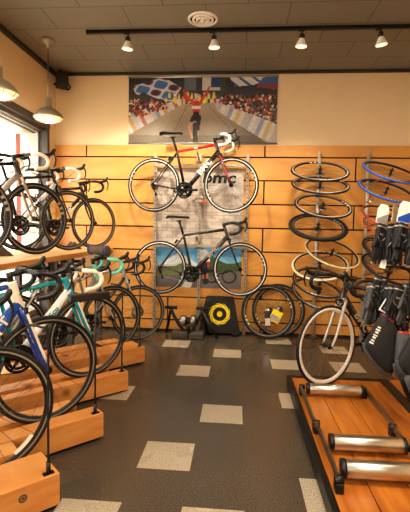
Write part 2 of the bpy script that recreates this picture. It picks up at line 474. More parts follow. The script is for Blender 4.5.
def road_bike(label, wheel_xy, th, zb, main='carbon', top=None, down=None, head=None, stay=None, fork='carbon', fork2=None, tape='black',
              saddle='black', dz=0., seat=0., wk='road', decals=(), scale=1., crank=0., wb=.99, stem='black', bar_rot=0., disc=False, fat=1., dfat=1.):
    zR = .337
    FH = V((wb-.405, 0, zR)); RH = V((-.405, 0, zR)); BB = V((0, 0, .27))
    SC = V((-.112, 0, .745+dz*.7)); ST = V((-.172, 0, .925+dz*.7+seat))
    HT = V((.383+wb-.99, 0, .845+dz)); HB = V((.425+wb-.99, 0, .715+dz*.55))
    c, s = math.cos(th), math.sin(th)
    fx = FH.x*scale
    root = thing('road_bike', label, 'bicycle', (wheel_xy[0]-c*fx, wheel_xy[1]-s*fx, zb), th)
    root.scale = (scale,)*3
    mats = [M[k] for k in (main, top or main, down or main, head or main, stay or main)]
    bm = bmesh.new()
    tube(bm, SC+V((0, 0, .0)), HT-V((.0, 0, .02)), .0145, .018, 12, 1)
    tube(bm, BB, HB+V((-.004, 0, .025)), .021*dfat, .0225*dfat, 14, 2)
    sweep(bm, [BB, SC, SC+(ST-SC)*.08], [.018, .0155, .0165], 12, 0)
    sweep(bm, [HB-V((0, 0, .006)), HB+V((-.001, 0, .004)), (HB+HT)/2, HT-V((0, 0, .004)), HT+V((-.002, 0, .006))], [.024*fat, .024*fat, .02*fat, .022*fat, .022*fat], 14, 3)
    for q in (-1, 1):
        sweep(bm, [BB+V((-.03, q*.022, 0)), BB+V((-.13, q*.04, .022)), RH+V((.01, q*.062, 0))], [.012, .010, .0075], 8, 4)
        sweep(bm, [SC+V((-.004, q*.012, -.02)), SC+(RH-SC)*.35+V((0, q*.036, 0)), RH+V((.004, q*.062, .004))], [.009, .0075, .007], 8, 4)
    lathe(bm, [(0, .036), (.023, .036), (.023, -.036), (0, -.036)], 16, Matrix.Translation(BB) @ Matrix.Rotation(PI/2, 4, 'X'))
    obj('frame', bm, mats, root)
    # fork
    bm = bmesh.new()
    sweep(bm, [HB+V((0, -.03, -.006)), HB+V((.002, 0, .0)), HB+V((0, .03, -.006))], [.018, .024, .018], 10)
    for q in (-1, 1):
        a = HB+V((.003, q*.034, -.006)); e = FH+V((0, q*.05, 0))
        pts = smooth_path([a, a+(e-a)*.35+V((-.006, q*.006, 0)), a+(e-a)*.75+V((-.010, q*.006, 0)), e], 3)
        n = len(pts)
        sweep(bm, pts, [(.0165-.009*i/(n-1))*fat for i in range(n)], 8, 0 if not fork2 else 0, flat=.75)
        if fork2: sweep(bm, [p+V((.009*fat, q*.002, .004)) for p in pts[1:-2]], [(.0105-.005*i/n)*fat for i in range(n-3)], 8, 1, flat=1.0)
    obj('fork', bm, [M[fork], M[fork2 or fork]], root)
    # seatpost, saddle
    bm = bmesh.new(); tube(bm, SC+(ST-SC)*.05, ST, .0135, .0135, 12); box(bm, ST+V((-.028, -.02, -.012)), ST+V((.028, .02, .008)), 0, .004)
    obj('seatpost', bm, M['black_metal'], root)
    link('saddle', shared(('saddle', saddle), lambda: saddle_mesh(saddle)), root, ST+V((-.012, 0, .042)))
    # stem + bars
    ax = (HT-HB).normalized(); S0 = HT+ax*.045; CL = S0+V((.098, 0, .022))
    bm = bmesh.new(); tube(bm, HT+ax*.004, HT+ax*.06, .0175, .0175, 14); sweep(bm, [S0-V((.008, 0, .002)), CL], [.0175, .0155], 12)
    lathe(bm, [(0, -.022), (.019, -.022), (.019, .022), (0, .022)], 14, Matrix.Translation(CL) @ Matrix.Rotation(PI/2, 4, 'X'))
    obj('stem', bm, M[stem], root)
    hb = bmesh.new(); bt = []
    hoods = []
    for q in (-1, 1):
        pts = smooth_path([CL, CL+V((0, q*.10, .0)), CL+V((.008, q*.17, .0)), CL+V((.05, q*.2, -.004)), CL+V((.095, q*.208, -.022)), CL+V((.115, q*.212, -.06)), CL+V((.10, q*.216, -.1)), CL+V((.055, q*.22, -.128)), CL+V((-.02, q*.222, -.138))], 4)
        sweep(hb, pts[:7], .0145, 10)
        b2 = bmesh.new(); sweep(b2, pts[6:], .0165, 10); bt.append(b2); hoods.append((q, pts))
    hbo = obj('handlebar', hb, M['black_metal'], root)
    for b2 in bt: obj('bar_tape', b2, M[tape], hbo)
    def lever(q):
        bm = bmesh.new(); h = V((.075, q*.206, -.006))
        sweep(bm, smooth_path([h, h+V((.035, q*.002, .010)), h+V((.075, q*.002, .024)), h+V((.10, q*.002, .058)), h+V((.112, q*.002, .064))], 3), [.015]*4+[.0165]*6+[.016, .014, .009], 8)
        sweep(bm, smooth_path([h+V((.095, q*.004, .03)), h+V((.112, q*.01, -.01)), h+V((.108, q*.012, -.06)), h+V((.088, q*.012, -.1))], 3), [.009, .009, .008, .008, .008, .007, .007, .007, .006, .005], 6)
        return mesh_of(bm, 'brake_lever', M['black'])
    for q in (-1, 1):
        link('brake_lever', shared(('lever', q), lambda: lever(q)), hbo, CL)
    # cables
    bm = bmesh.new()
    for q in (-1, 1):
        sweep(bm, smooth_path([CL+V((.15, q*.206, .03)), CL+V((.14, q*.15, .02)), CL+V((.10, q*.05, -.06)), HT+V((.05, q*.022, -.06)), HB+V((-.05, q*.024, -.01))], 4), .0025, 5)
    obj('brake_cable', bm, M['black'], root)
    # brakes
    bm = bmesh.new(); c0 = HB+V((.034, 0, -.01))
    sweep(bm, [c0+V((-.02, 0, .0)), c0+V((.0, 0, 0))], .009, 8)
    for q in (-1, 1): sweep(bm, smooth_path([c0, c0+V((.002, q*.034, .006)), c0+V((-.002, q*.034, -.03)), c0+V((-.006, q*.014, -.045))], 3), .007, 6)
    obj('brake_caliper', bm, M['black_metal'], root)
    bm = bmesh.new(); c1 = SC+(RH-SC)*.2+V((-.026, 0, .018))
    for q in (-1, 1): sweep(bm, smooth_path([c1, c1+V((0, q*.032, .004)), c1+V((-.012, q*.032, -.025)), c1+V((-.02, q*.014, -.035))], 3), .007, 6)
    sweep(bm, [c1, c1+V((.03, 0, -.01))], .007, 6)
    obj('brake_caliper', bm, M['black_metal'], root)
    # drivetrain (right side, y < 0)
    cs = bmesh.new()
    lathe(cs, [(0, .075), (.012, .075), (.012, -.075), (0, -.075)], 12, Matrix.Translation(BB) @ Matrix.Rotation(PI/2, 4, 'X'))
    cso = obj('crankset', cs, M['black_metal'], root)
    link('chainring', shared('ring', chainring_mesh), cso, BB)
    for q in (-1, 1):
        bm = bmesh.new(); e = V((math.cos(crank)*.17*(-q), q*.082, math.sin(crank)*.17*(-q)))
        sweep(bm, [BB+V((0, q*.066, 0)), BB+e*.5+V((0, q*.03, 0)), BB+e], [.017, .013, .014], 8)
        obj('crank_arm', bm, M['black_metal'], cso)
    bm = bmesh.new(); y = -.044
    p = [BB+V((-.0, y, .1)), RH+V((.0, y, .042)), RH+V((-.03, y, .02)), RH+V((-.02, y, -.03)), RH+V((.015, y, -.06)), RH+V((.03, y, -.10)), RH+V((.07, y, -.115)), BB+V((-.02, y, -.1))]
    sweep(bm, p, .0035, 5); obj('chain', bm, M['steel'], root)
    bm = bmesh.new()
    sweep(bm, [RH+V((0, -.06, -.008)), RH+V((.0, -.066, -.03)), RH+V((.02, -.062, -.055))], .011, 8)
    sweep(bm, [RH+V((.016, -.05, -.05)), RH+V((.042, -.05, -.12))], .007, 6)
    for d in (V((.016, -.046, -.05)), V((.042, -.046, -.12))):
        lathe(bm, [(0, .004), (.016, .004), (.016, -.004), (0, -.004)], 12, Matrix.Translation(RH+d) @ Matrix.Rotation(PI/2, 4, 'X'))
    obj('rear_derailleur', bm, M['black_metal'], root)
    # wheels
    make_wheel('wheel', wk, root, FH); r_ = make_wheel('wheel', wk+'_rear', root, RH); r_.rotation_euler = (0, 0, PI)
    if disc:
        bm = bmesh.new(); lathe(bm, [(.05, .04), (.08, .04), (.08, .042), (.05, .042), (.05, .04)], 28, Matrix.Translation(FH) @ Matrix.Rotation(-PI/2, 4, 'X'))
        for k in range(5):
            a = 2*PI*k/5; sweep(bm, [FH+V((0, .041, 0)), FH+V((.06*math.cos(a), .041, .06*math.sin(a)))], .005, 5)
        obj('brake_disc', bm, M['steel'], root)
    # decals: (tube, text, size, position 0..1, colour, side, flip)
    segs = dict(down=(BB, HB+V((-.004, 0, .025)), .0222*dfat), top=(SC, HT-V((0, 0, .02)), .0175), seat=(BB, SC, .018), fork=(FH, HB, .015))
    for tb, s_, size, t, colr, side in decals:
        a, b, r = segs[tb]
        if side > 0: a, b, t = b, a, 1-t      # seen from the left the text runs from the head down
        d = (b-a).normalized(); nrm = V((0, side, 0)); up = nrm.cross(d)
        me = text_mesh('decal', s_, size, M[colr], .0012, .0016, .0, 1.12)
        if tb == 'fork': pos = a+(b-a)*t+V((0, side*.055, 0))
        else: pos = a+(b-a)*t+nrm*(r+.0006)
        R = Matrix((d, up, nrm)).transposed().to_4x4()
        o = link('decal', me, root); o.matrix_local = Matrix.Translation(pos) @ R
    return root

R45 = math.radians
UZ = 1.095
B_top = road_bike('red and black road bike with white bar tape, hung highest on the wall', (-.10, 5.165), R45(-5), 1.565, main='carbon', top='red', down='carbon', fork='carbon', fork2='red',
          tape='white', wk='road', dfat=1.3, decals=[('down', 'BMC', .098, .60, 'white', -1), ('top', 'BMC', .02, .5, 'white', -1), ('fork', 'BMC', .028, .62, 'white', -1)], wb=.975)
B_low = road_bike('dark grey and black road bike hung on the wall below the red one', (.033, 5.2), 0, .535, main='graphite', top='carbon', down='graphite', fork='carbon',
          tape='black', wk='road', dfat=1.25, decals=[('down', 'BMC', .08, .6, 'silver', -1)], wb=1.005, crank=0.1)
# upper shelf row
road_bike('dark road bike cut off by the left edge of the photo, on the upper shelf', (-2.0, 3.0), R45(58), UZ, main='carbon', fork='silver', tape='cream', wk='lettered')
road_bike('upper shelf road bike with warm silver fork and white bar tape', (-1.905, 3.834), R45(58), UZ, main='carbon', fork='champagne', head='carbon', down='silver', stay='silver', tape='cream', wk='lettered', fat=1.35, dfat=1.2,
          decals=[('down', 'BMC', .07, .5, 'black', -1)])
road_bike('black upper shelf road bike with white drops, third from the left edge', (-1.9, 4.6), R45(55), UZ, main='carbon', fork='carbon', down='white', tape='white', wk='plain', dz=-.02,
          decals=[('down', 'BMC', .07, .5, 'black', -1)])
road_bike('small black road bike with black drops at the wall end of the upper shelf', (-1.795, 5.13), R45(52), UZ, main='carbon', fork='carbon', tape='black', wk='plain', scale=.935, dz=-.04,
          decals=[('down', 'BMC', .06, .5, 'white', -1)])
# lower row on the wooden stands
near_bike = road_bike('nearest lower road bike, only its big front wheel in view at bottom left', (-1.22, 1.925), R45(45), .1, main='carbon', fork='carbon', tape='black', wk='plain', seat=-.10,
          decals=[])
w_ = [c for c in near_bike.children if c.name.startswith('wheel')][0]
bm = bmesh.new(); n = 8
for i in range(n):
    a, b = math.radians(-38-24*i/n), math.radians(-38-24*(i+1)/n)
    bm.faces.new([bm.verts.new((r_*math.cos(t_), -.012, r_*math.sin(t_))) for r_, t_ in ((.262, a), (.284, a), (.284, b), (.262, b))])
o = obj('rim_sticker', bm, M['white'], w_)
road_bike('royal blue and cream road bike with black drops on the second timber stand', (-1.17, 2.48), R45(45), .14, main='blue', down='blue', head='cream', fork='blue', fork2='cream', tape='black', wk='plain', stem='black', seat=-.16, dz=.05, fat=1.35, dfat=1.5,
          decals=[('down', 'SCOTT', .09, .6, 'cream', -1), ('fork', 'FOIL', .05, .62, 'yellow', -1)])
road_bike('teal, white and yellow road bike with cream bar tape on the third timber stand', (-1.175, 3.24), R45(47), .155, main='teal', top='teal', down='white', head='teal', fork='teal', fork2='white', tape='cream', wk='plain', dz=-.025, seat=-.12, wb=.965, fat=1.25, dfat=1.3,
          decals=[('down', 'Scu', .055, .66, 'teal', -1)])
road_bike('silver road bike with celeste green bar tape on the farthest timber stand', (-1.27, 4.16), R45(45), .1, main='silver', head='celeste', fork='silver', tape='celeste', wk='plain', seat=-.125, dz=.05)
road_bike('silver fork disc brake road bike with black drops standing on floor near trainer', (-1.185, 4.96), R45(31), 0., main='silver', down='graphite', fork='silver', tape='black', wk='plain', dz=.06, seat=-.04, disc=True)
# podium bike
road_bike('black road bike with grey fork and bright rims standing on the low podium', (.752, 3.48), R45(215), .086, main='carbon', fork='silver', tape='black', wk='bright', dz=.0, fat=1.15, dfat=1.35,
          decals=[('down', 'BMC', .10, .5, 'silver', 1)])

# ------------------------------------------------------------------ SHELF + STANDS
sh = thing('display_shelf', 'long wooden display shelf along the shop window carrying the upper bikes', 'shelf', (-2.03, 3.4, 0))
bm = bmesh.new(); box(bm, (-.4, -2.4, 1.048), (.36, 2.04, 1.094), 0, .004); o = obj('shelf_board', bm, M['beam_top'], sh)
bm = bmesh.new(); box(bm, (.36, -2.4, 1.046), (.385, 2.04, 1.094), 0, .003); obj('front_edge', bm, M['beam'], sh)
for y in (-2.2, -.6, 1.0, 1.95):
    bm = bmesh.new(); box(bm, (.2, y-.03, 0), (.26, y+.03, 1.048), 0, .003); box(bm, (.17, y-.06, 0), (.29, y+.06, .012)); obj('leg', bm, M['grey_frame'], sh)
    bm = bmesh.new(); box(bm, (-.39, y-.03, 0), (-.33, y+.03, 1.048), 0, .003); obj('leg', bm, M['grey_frame'], sh)

def bike_stand(label, ex, ey, ztop=.176, rod_h=.72, pad=False, slot=.2, L=1.75):
    """two timbers with a wheel slot between; local +x points to the free end, +y to the left"""
    t = thing('bike_stand', label, 'bike stand', (ex, ey, 0), R45(45), 'timber bike stands')
    bm = bmesh.new(); fs = box(bm, (-L, 0, .02), (0, slot-.035, ztop), 0, .004)
    obj('timber', bm, M['beam'], t)
    bm = bmesh.new(); box(bm, (-L, slot+.035, .02), (-.09, slot+.17, ztop+.0), 0, .004); obj('timber', bm, M['beam'], t)
    bm = bmesh.new(); box(bm, (-L, slot-.035, .02), (-.05, slot+.035, .10)); obj('slot_board', bm, M['beam_top'], t)
    bm = bmesh.new(); box(bm, (-L+.04, .03, 0), (-.03, slot+.14, .02)); obj('plinth', bm, M['black'], t)
    bm = bmesh.new(); rx, ry = -.045, .03
    pts = [(rx, ry, ztop), (rx, ry, ztop+rod_h*.6), (rx, ry, ztop+rod_h)]
    if not pad: pts = smooth_path([(rx, ry, ztop), (rx, ry, ztop+rod_h*.5), (rx, ry, ztop+rod_h-.05), (rx-.03, ry+.01, ztop+rod_h), (rx-.09, ry+.03, ztop+rod_h+.012)], 4)
    sweep(bm, pts, .006, 8); tube(bm, (rx, ry, ztop), (rx, ry, ztop+.06), .011, .011, 10)
    rod = obj('hook_rod', bm, M['rod'], t)
    bm = bmesh.new(); box(bm, (rx-.026, ry-.014, ztop), (rx+.026, ry+.014, ztop+.005), 0, .001); obj('foot_plate', bm, M['black_metal'], rod)
    if pad:
        bm = bmesh.new(); box(bm, (rx-.17, ry-.03, ztop+rod_h), (rx+.09, ry+.03, ztop+rod_h+.045), 0, .006); obj('support_pad', bm, M['black'], rod)
    return t
bs = bike_stand('nearest timber bike stand with a round knot in its side, bottom left corner', -.833, 1.9, slot=.29)
bm = bmesh.new(); A = Matrix.Translation((-.173, -.0005, .12)) @ Matrix.Rotation(PI/2, 4, 'X')
lathe(bm, [(0, .0012), (.009, .0012), (.011, .001), (.02, .001), (.024, 0)], 18, A, [0, 1, 0, 1]); obj('knot', bm, [M['brown'], M['beam']], bs)
bike_stand('timber bike stand under the royal blue bike, black pad on its rod', -.835, 2.57, rod_h=.735, pad=True, slot=.17)
bike_stand('timber bike stand under the teal bike, third from the camera', -.883, 3.36, slot=.13)
bike_stand('farthest timber bike stand, under the bike with celeste bar tape', -.91, 4.1, slot=.29, L=1.45)

for (x, y, a, z), lab in (((-2.06, 2.82, 58, UZ), 'brown wedge chock behind front wheel at left end of upper shelf'), ((-2.08, 3.56, 58, UZ), 'brown wedge chock under the silver forked upper bike'), ((-2.1, 4.31, 55, UZ), 'brown wedge chock under the white barred black upper bike'), ((-1.96, 4.9, 52, UZ), 'brown wedge chock under the smallest upper shelf bike')):
    bm = bmesh.new(); fs = prism(bm, [(-.11, 0), (.11, 0), (-.03, .12), (-.11, .05)], .022, .07); prism(bm, [(-.11, 0), (.11, 0), (-.03, .12), (-.11, .05)], -.07, -.022); box(bm, (-.11, -.07, 0), (.1, .07, .006))
    o = obj('wheel_chock', bm, M['brown'], None, (x, y, z), (0, 0, R45(a))); o.scale = (.7, .8, .75)
    tag(o, lab, 'chock', 'wheel chocks on the upper shelf')

# bag rolled on the celeste bike's bars
t = thing('handlebar_bag', 'brown rolled bag with blue trim strapped on the celeste handlebar', 'bag', (-1.36, 4.02, 1.095), R45(-38))
bm = bmesh.new(); sweep(bm, [(-.15, 0, .045), (-.145, 0, .045), (0, 0, .045), (.145, 0, .045), (.15, 0, .045)], [.03, .043, .045, .043, .03], 14); obj('bag_roll', bm, M['brown'], t)
for x in (-.13, .13):
    bm = bmesh.new(); sweep(bm, [(x, .047*math.cos(a), .045+.047*math.sin(a)) for a in [2*PI*k/16 for k in range(16)]], .006, 6, closed=True); obj('strap', bm, M['blue_rim'], t)

# ------------------------------------------------------------------ printed posters (colour per cell of the sheet)
def paint_sheet(name, nx, ny, w_, h_, fn, parent):
    me = bpy.data.meshes.new(name)
    verts = [((i/nx-.5)*w_, 0, (1-j/ny)*h_) for j in range(ny+1) for i in range(nx+1)]
    faces = [(j*(nx+1)+i, (j+1)*(nx+1)+i, (j+1)*(nx+1)+i+1, j*(nx+1)+i+1) for j in range(ny) for i in range(nx)]
    me.from_pydata(verts, [], faces)
    a = me.color_attributes.new('print', 'FLOAT_COLOR', 'CORNER'); buf = []
    for j in range(ny):
        for i in range(nx):
            c = srgb(fn((i+.5)/nx, (j+.5)/ny)); buf += list(c)*4
    a.data.foreach_set('color', buf); me.materials.append(M['print'])
    return link(name, me, parent)

def inpoly(x, y, p):
    r = False; j = len(p)-1
    for i in range(len(p)):
        if (p[i][1] > y) != (p[j][1] > y) and x < (p[j][0]-p[i][0])*(y-p[i][1])/(p[j][1]-p[i][1])+p[i][0]: r = not r
        j = i
    return r
def seg_d(x, y, a, b, asp=1.):
    ax, ay, bx, by = a[0]*asp, a[1], b[0]*asp, b[1]; px = x*asp
    dx, dy = bx-ax, by-ay; t = max(0, min(1, ((px-ax)*dx+(y-ay)*dy)/(dx*dx+dy*dy+1e-9)))
    return math.hypot(px-ax-t*dx, y-ay-t*dy)
rp = random.Random(3)
def jit(c, k=10): q = rp.uniform(-k, k); return tuple(max(0, min(255, v+q)) for v in c)
def lerp(a, b, t): return tuple(x+(y-x)*t for x, y in zip(a, b))
crowdL = [(rp.uniform(-.02, .27), rp.uniform(.34, .62)) for _ in range(190)]
crowdR = [(rp.uniform(.62, 1.02), rp.uniform(.28, .72)) for _ in range(420)]
ccol = [(60, 40, 36), (44, 38, 40), (84, 60, 52), (36, 34, 40), (176, 62, 48), (220, 170, 140), (210, 150, 120), (80, 90, 120), (150, 60, 50), (225, 215, 205), (30, 30, 34), (200, 80, 40)]
crowdL = [(x, y, rp.choice(ccol)) for x, y in crowdL if y < .66-.75*x]
crowdR = [(x, y, rp.choice(ccol)) for x, y in crowdR if y < .36+(x-.6)*.85]
crowdC = [(u_, rp.uniform(.26, .37), rp.choice([(214, 44, 40), (226, 216, 60), (235, 225, 70), (40, 60, 120), (200, 60, 50), (230, 230, 230)])) for u_ in [rp.uniform(.24, .62) for _ in range(30)]]
ASP = 150/68
def race(u, v):
    # backdrop
    c = lerp((40, 44, 50), (70, 74, 76), v*2)
    if .5 < u < .62 and v < .22: c = (206, 204, 196)
    if .38 < u < .46 and v < .2: c = (96, 104, 118)
    if .56 < u < .66 and .0 < v < .16: c = (40, 66, 120)
    if .62 < u < .66: c = (58, 70, 52)
    if .22 < u < .62 and .2 < v < .42:
        c = (52, 74, 124) if (math.sin(u*120)+math.sin(u*47+2) > -.2 or v < .33) else (206, 208, 212)
        if v < .28: c = (54, 56, 62)
    # flags
    if inpoly(u, v, [(.02, .14), (.2, .02), (.24, .0), (.36, .16), (.3, .36), (.22, .36), (.1, .22), (.06, .28)]):
        k = math.sin(u*31+v*9)*math.cos(v*23-u*12); c = (66, 112, 172) if k > .12 else ((206, 208, 216) if k > -.35 else ((164, 70, 74) if k > -.6 else (46, 56, 96)))
    if inpoly(u, v, [(.68, .0), (.98, .0), (.84, .13), (.72, .15)]): c = (216, 218, 222) if abs(math.sin((u-v*.6)*34)) > .45 else (70, 84, 124)
    if inpoly(u, v, [(.86, .16), (.9, .02), (1, .0), (1, .2)]): c = (58, 96, 158) if v < .12 else (150, 56, 54)
    # road
    if inpoly(u, v, [(.36, .41), (.58, .39), (.62, .48), (.8, .82), (.95, 1.02), (-.02, 1.02), (-.02, .88), (.3, .5)]):
        c = lerp((176, 158, 132), (120, 104, 84), max(0, (v-.4)/.6)); c = lerp(c, (196, 184, 166), max(0, .5-abs(u-.35+.2*v)*3.5))
        if seg_d(u, v, (.40, .42), (.28, 1), ASP) < .006 or seg_d(u, v, (.54, .42), (.78, 1), ASP) < .006: c = lerp(c, (90, 80, 66), .5)
        if v > .88: c = lerp(c, (78, 72, 64), .45)
        c = jit(c, 6)
    # barriers
    if inpoly(u, v, [(-.01, .62), (.33, .34), (.36, .42), (-.01, .89)]):
        k = int((u*1.1-v*.25)*30); c = [(222, 216, 208), (200, 194, 198), (150, 164, 190), (222, 216, 206), (202, 164, 106), (196, 194, 200), (218, 206, 198), (186, 120, 112)][k % 8]; c = jit(c, 14)
    if inpoly(u, v, [(.58, .36), (.62, .36), (1.01, .72), (1.01, 1.0), (.93, .97), (.76, .74), (.6, .5)]):
        k = int((u*1.2+v*.22)*28); c = [(218, 212, 202), (206, 202, 198), (150, 158, 188), (220, 212, 200), (208, 178, 122), (214, 206, 198), (192, 180, 166), (176, 176, 192)][k % 8]; c = jit(c, 14)
    for px, py, cc in crowdC:
        if abs(u-px) < .008 and abs(v-py) < .035: c = cc
        if math.hypot((u-px)*ASP, v-py+.045) < .016: c = (206, 160, 130)
    for px, py, cc in crowdL:
        if math.hypot((u-px)*ASP, v-py) < .021: c = cc
    for px, py, cc in crowdR:
        if math.hypot((u-px)*ASP, v-py) < .02: c = cc
    # rider, arms up
    x = .462; S = lambda a, b, r: seg_d(u, v, a, b, ASP) < r
    if S((x-.012, .72), (x-.012, .96), .022) or S((x-.003, .7), (x+.006, .98), .016): c = (30, 28, 28)
    if S((x-.02, .60), (x-.045, .76), .025) or S((x-.045, .76), (x-.025, .92), .016): c = (196, 140, 110) if v > .68 else (26, 24, 26)
    if S((x+.022, .60), (x+.012, .78), .028): c = (28, 26, 28)
    if S((x, .4), (x, .52), .052): c = (206, 52, 40)
    if S((x-.02, .455), (x+.02, .455), .024): c = (232, 222, 214)
    if S((x, .56), (x, .62), .046): c = (26, 24, 26)
    if S((x-.02, .4), (x-.075, .27), .02) or S((x+.02, .4), (x+.068, .24), .02): c = (214, 62, 44)
    if S((x-.075, .26), (x-.088, .2), .014) or S((x+.068, .23), (x+.088, .15), .014): c = (204, 60, 46)
    if S((x, .31), (x, .33), .028): c = (212, 160, 134)
    if S((x, .275), (x, .285), .028): c = (200, 196, 200)
    return jit(lerp(c, (122, 106, 86), .14), 7)
t = thing('poster', 'wide poster of a cycling race finish, rider with raised arms, above the wood cladding', 'poster', (-.503, D-.012, 2.466))
paint_sheet('print', 240, 108, 1.91, .835, race, t)
for z in (0, .838):
    bm = bmesh.new(); sweep(bm, [(-.965, .002, z), (.965, .002, z)], .012, 10); obj('poster_rail', bm, M['alu'], t)

def brand(u, v):
    vv = v*1.53
    if v < .66:
        row = int(vv/.042); c = (196, 182, 168) if (row+int((u+(.06 if row % 2 else 0))/.13)) % 3 else (184, 168, 154)
        if (vv/.042) % 1 < .12 or ((u+(.065 if row % 2 else 0))/.13) % 1 < .05: c = (160, 146, 132)
        if .05 < v < .2 and u > .52: c = lerp(c, (222, 216, 206), .8)
        c = lerp(c, (150, 130, 112), max(0, .5-v)*.5)
    else:
        t_ = (v-.66)/.34
        c = lerp((70, 146, 196), (150, 196, 214), t_*2)
        if v > .80-.10*max(0, 1-abs(u-.28)/.22): c = (206, 206, 204) if v < .82 else (96, 112, 70)
        if v > .82+.03*math.sin(u*14): c = lerp((90, 108, 60), (130, 126, 70), rp.random())
        if u > .62 and v > .74+.05*math.sin(u*9): c = lerp((50, 74, 44), (84, 100, 56), rp.random())
        if v > .90-.06*max(0, u-.1): c = (110, 104, 100)
        if inpoly(u, v, [(.3, 1), (.36, .93), (.45, .93), (.42, 1)]): c = (210, 206, 200)
        # standing rider and bike
        if seg_d(u, v, (.56, .72), (.57, .80), .66) < .045: c = (222, 220, 220) if v < .775 else (176, 60, 54)
        if seg_d(u, v, (.585, .82), (.59, .95), .66) < .022: c = (206, 120, 84) if v < .92 else (40, 44, 70)
        if seg_d(u, v, (.55, .80), (.57, .85), .66) < .035: c = (36, 36, 60)
        for cx in (.66, .86):
            if abs(math.hypot((u-cx)*.66, v-.90)-.05) < .006: c = (26, 26, 28)
        if seg_d(u, v, (.68, .89), (.84, .86), .66) < .006: c = (30, 30, 32)
    return jit(c, 6)
t = thing('poster', 'tall poster with grey brick, black lettering and a mountain road scene behind the hung bikes', 'poster', (-.515, D-.0285, .59))
paint_sheet('print', 110, 160, 1.13, 1.55, brand, t)
me = text_mesh('lettering', 'bmc', .2, M['black'], .001, .006, .12, 1.25); o = link('lettering', me, t, (.25, -.003, 1.43), (PI/2, 0, 0))

# wall frame of perforated uprights that carries the two hung bikes
t = thing('bike_wall_rack', 'galvanised frame of three perforated uprights holding the hung bikes', 'rack', (-.5, 5.43, 0))
for x, z1 in ((-.585, 2.32), (0, 2.32), (.6, 2.32)):
    bm = bmesh.new(); box(bm, (x-.019, -.014, 0), (x+.019, .014, z1), 0, .002)
    for k in range(44):
        z = .06+k*.05
        if z < z1-.03: box(bm, (x-.004, -.0148, z), (x+.004, -.0138, z+.022), 1)
    obj('upright', bm, [M['galv'], M['black']], t)
for z in (1.14, 2.17):
    bm = bmesh.new(); box(bm, (-.6, -.036, z-.016), (.62, -.014, z+.016), 0, .002); obj('cross_rail', bm, M['galv'], t)
# cradles: arms under each top tube
for z, x in ((2.295, -.02), (1.272, -.02)):
    bm = bmesh.new(); box(bm, (x-.03, -.05, z-.08), (x+.03, -.015, z+.0), 0, .004)
    sweep(bm, smooth_path([(x, -.03, z-.05), (x, -.12, z-.03), (x, -.24, z-.012), (x, -.275, z+.01)], 3), .011, 8)
    obj('cradle_arm', bm, M['galv'], t)
bm = bmesh.new(); box(bm, (-.05, -.09, 1.70), (.06, -.02, 1.775), 0, .006); sweep(bm, [(-.06, -.08, 1.745), (.1, -.1, 1.76)], .012, 8)
cl = obj('clamp', bm, M['galv'], t)
bm = bmesh.new(); box(bm, (.02, -.12, 1.695), (.10, -.085, 1.715), 0, .004); obj('clamp_lever', bm, M['orange'], cl)

# ------------------------------------------------------------------ wheel trees
def wheel_tree(label, x, z1):
    t = thing('wheel_display_pole', label, 'display pole', (x, 5.42, 0), 0)
    bm = bmesh.new(); tube(bm, (0, 0, 0), (0, 0, z1), .02, .02, 16); box(bm, (-.012, 0, z1-.12), (.012, .035, z1-.06), 0, .003); obj('pole', bm, M['pole'], t)
    bm = bmesh.new(); lathe(bm, [(0, 0), (.05, 0), (.05, .012), (.02, .018)], 20); obj('base_plate', bm, M['steel'], t)
    return t
def hang_wheel(tree, label, kind, hub, tilt, roll_, name='bicycle_wheel'):
    """wheel lying on an angled peg: its axle leans toward the room"""
    hub = V(hub)
    m = Matrix.Translation(hub) @ Matrix.Rotation(R45(roll_), 4, 'Y') @ Matrix.Rotation(R45(tilt), 4, 'X') @ Matrix.Rotation(PI/2, 4, 'X') @ Matrix.Rotation(rp.uniform(0, 6), 4, 'Y')
    o = make_wheel(name, kind); o.matrix_world = m
    tag(o, label, 'wheel', 'wheels on the display poles')
    base = V((tree.location.x, 5.42, hub.z-.10)); nrm = (m.to_3x3() @ V((0, 1, 0))).normalized()
    if nrm.z > 0: nrm = -nrm
    end = hub+nrm*.045
    bm = bmesh.new(); sweep(bm, [base-tree.location, end-tree.location, hub+nrm*.02-tree.location], [.009, .009, .006], 8); lathe(bm, [(.019, -.02), (.024, -.02), (.024, .02), (.019, .02)], 14, Matrix.Translation(base-tree.location))
    obj('peg', bm, M['alu'], tree)
    return o
t1 = wheel_tree('silver floor to ceiling style pole holding a column of wheels, left of the two', .99, 2.36)
W1 = [((.935, 5.06, 2.065), 27, 0, 'white_rim', 'black road wheel with white rim lettering, topmost on the left pole'),
      ((.945, 5.06, 1.905), 23, 1, 'white_rim', 'thin white rimmed road wheel, second from the top of the left pole'),
      ((.985, 5.06, 1.66), 27, 4, 'white_rim', 'black and silver wheel hanging third down the left pole'),
      ((.935, 5.05, 1.415), 27, 2, 'mtb', 'fat knobbly mountain bike wheel on the left pole'),
      ((1.11, 5.06, 1.115), 27, 14, 'cream_rim', 'tilted cream and black rim just below the mountain bike wheel'),
      ((.975, 5.06, .96), 27, -6, 'ivory_rim', 'ivory rim with red mark, second rim below the mountain bike wheel'),
      ((.985, 5.06, .76), 26, 6, 'thin', 'black wheel behind the podium handlebar, below the ivory rim'),
      ((.97, 5.06, .62), 26, 12, 'thin', 'black wheel lowest on the left pole, just above podium bike wheel')]
for h, tl, ro, k, lab in W1: hang_wheel(t1, lab, k, h, tl, ro)
t2 = wheel_tree('silver pole holding blue and red rimmed wheels, right of the two', 1.59, 2.36)
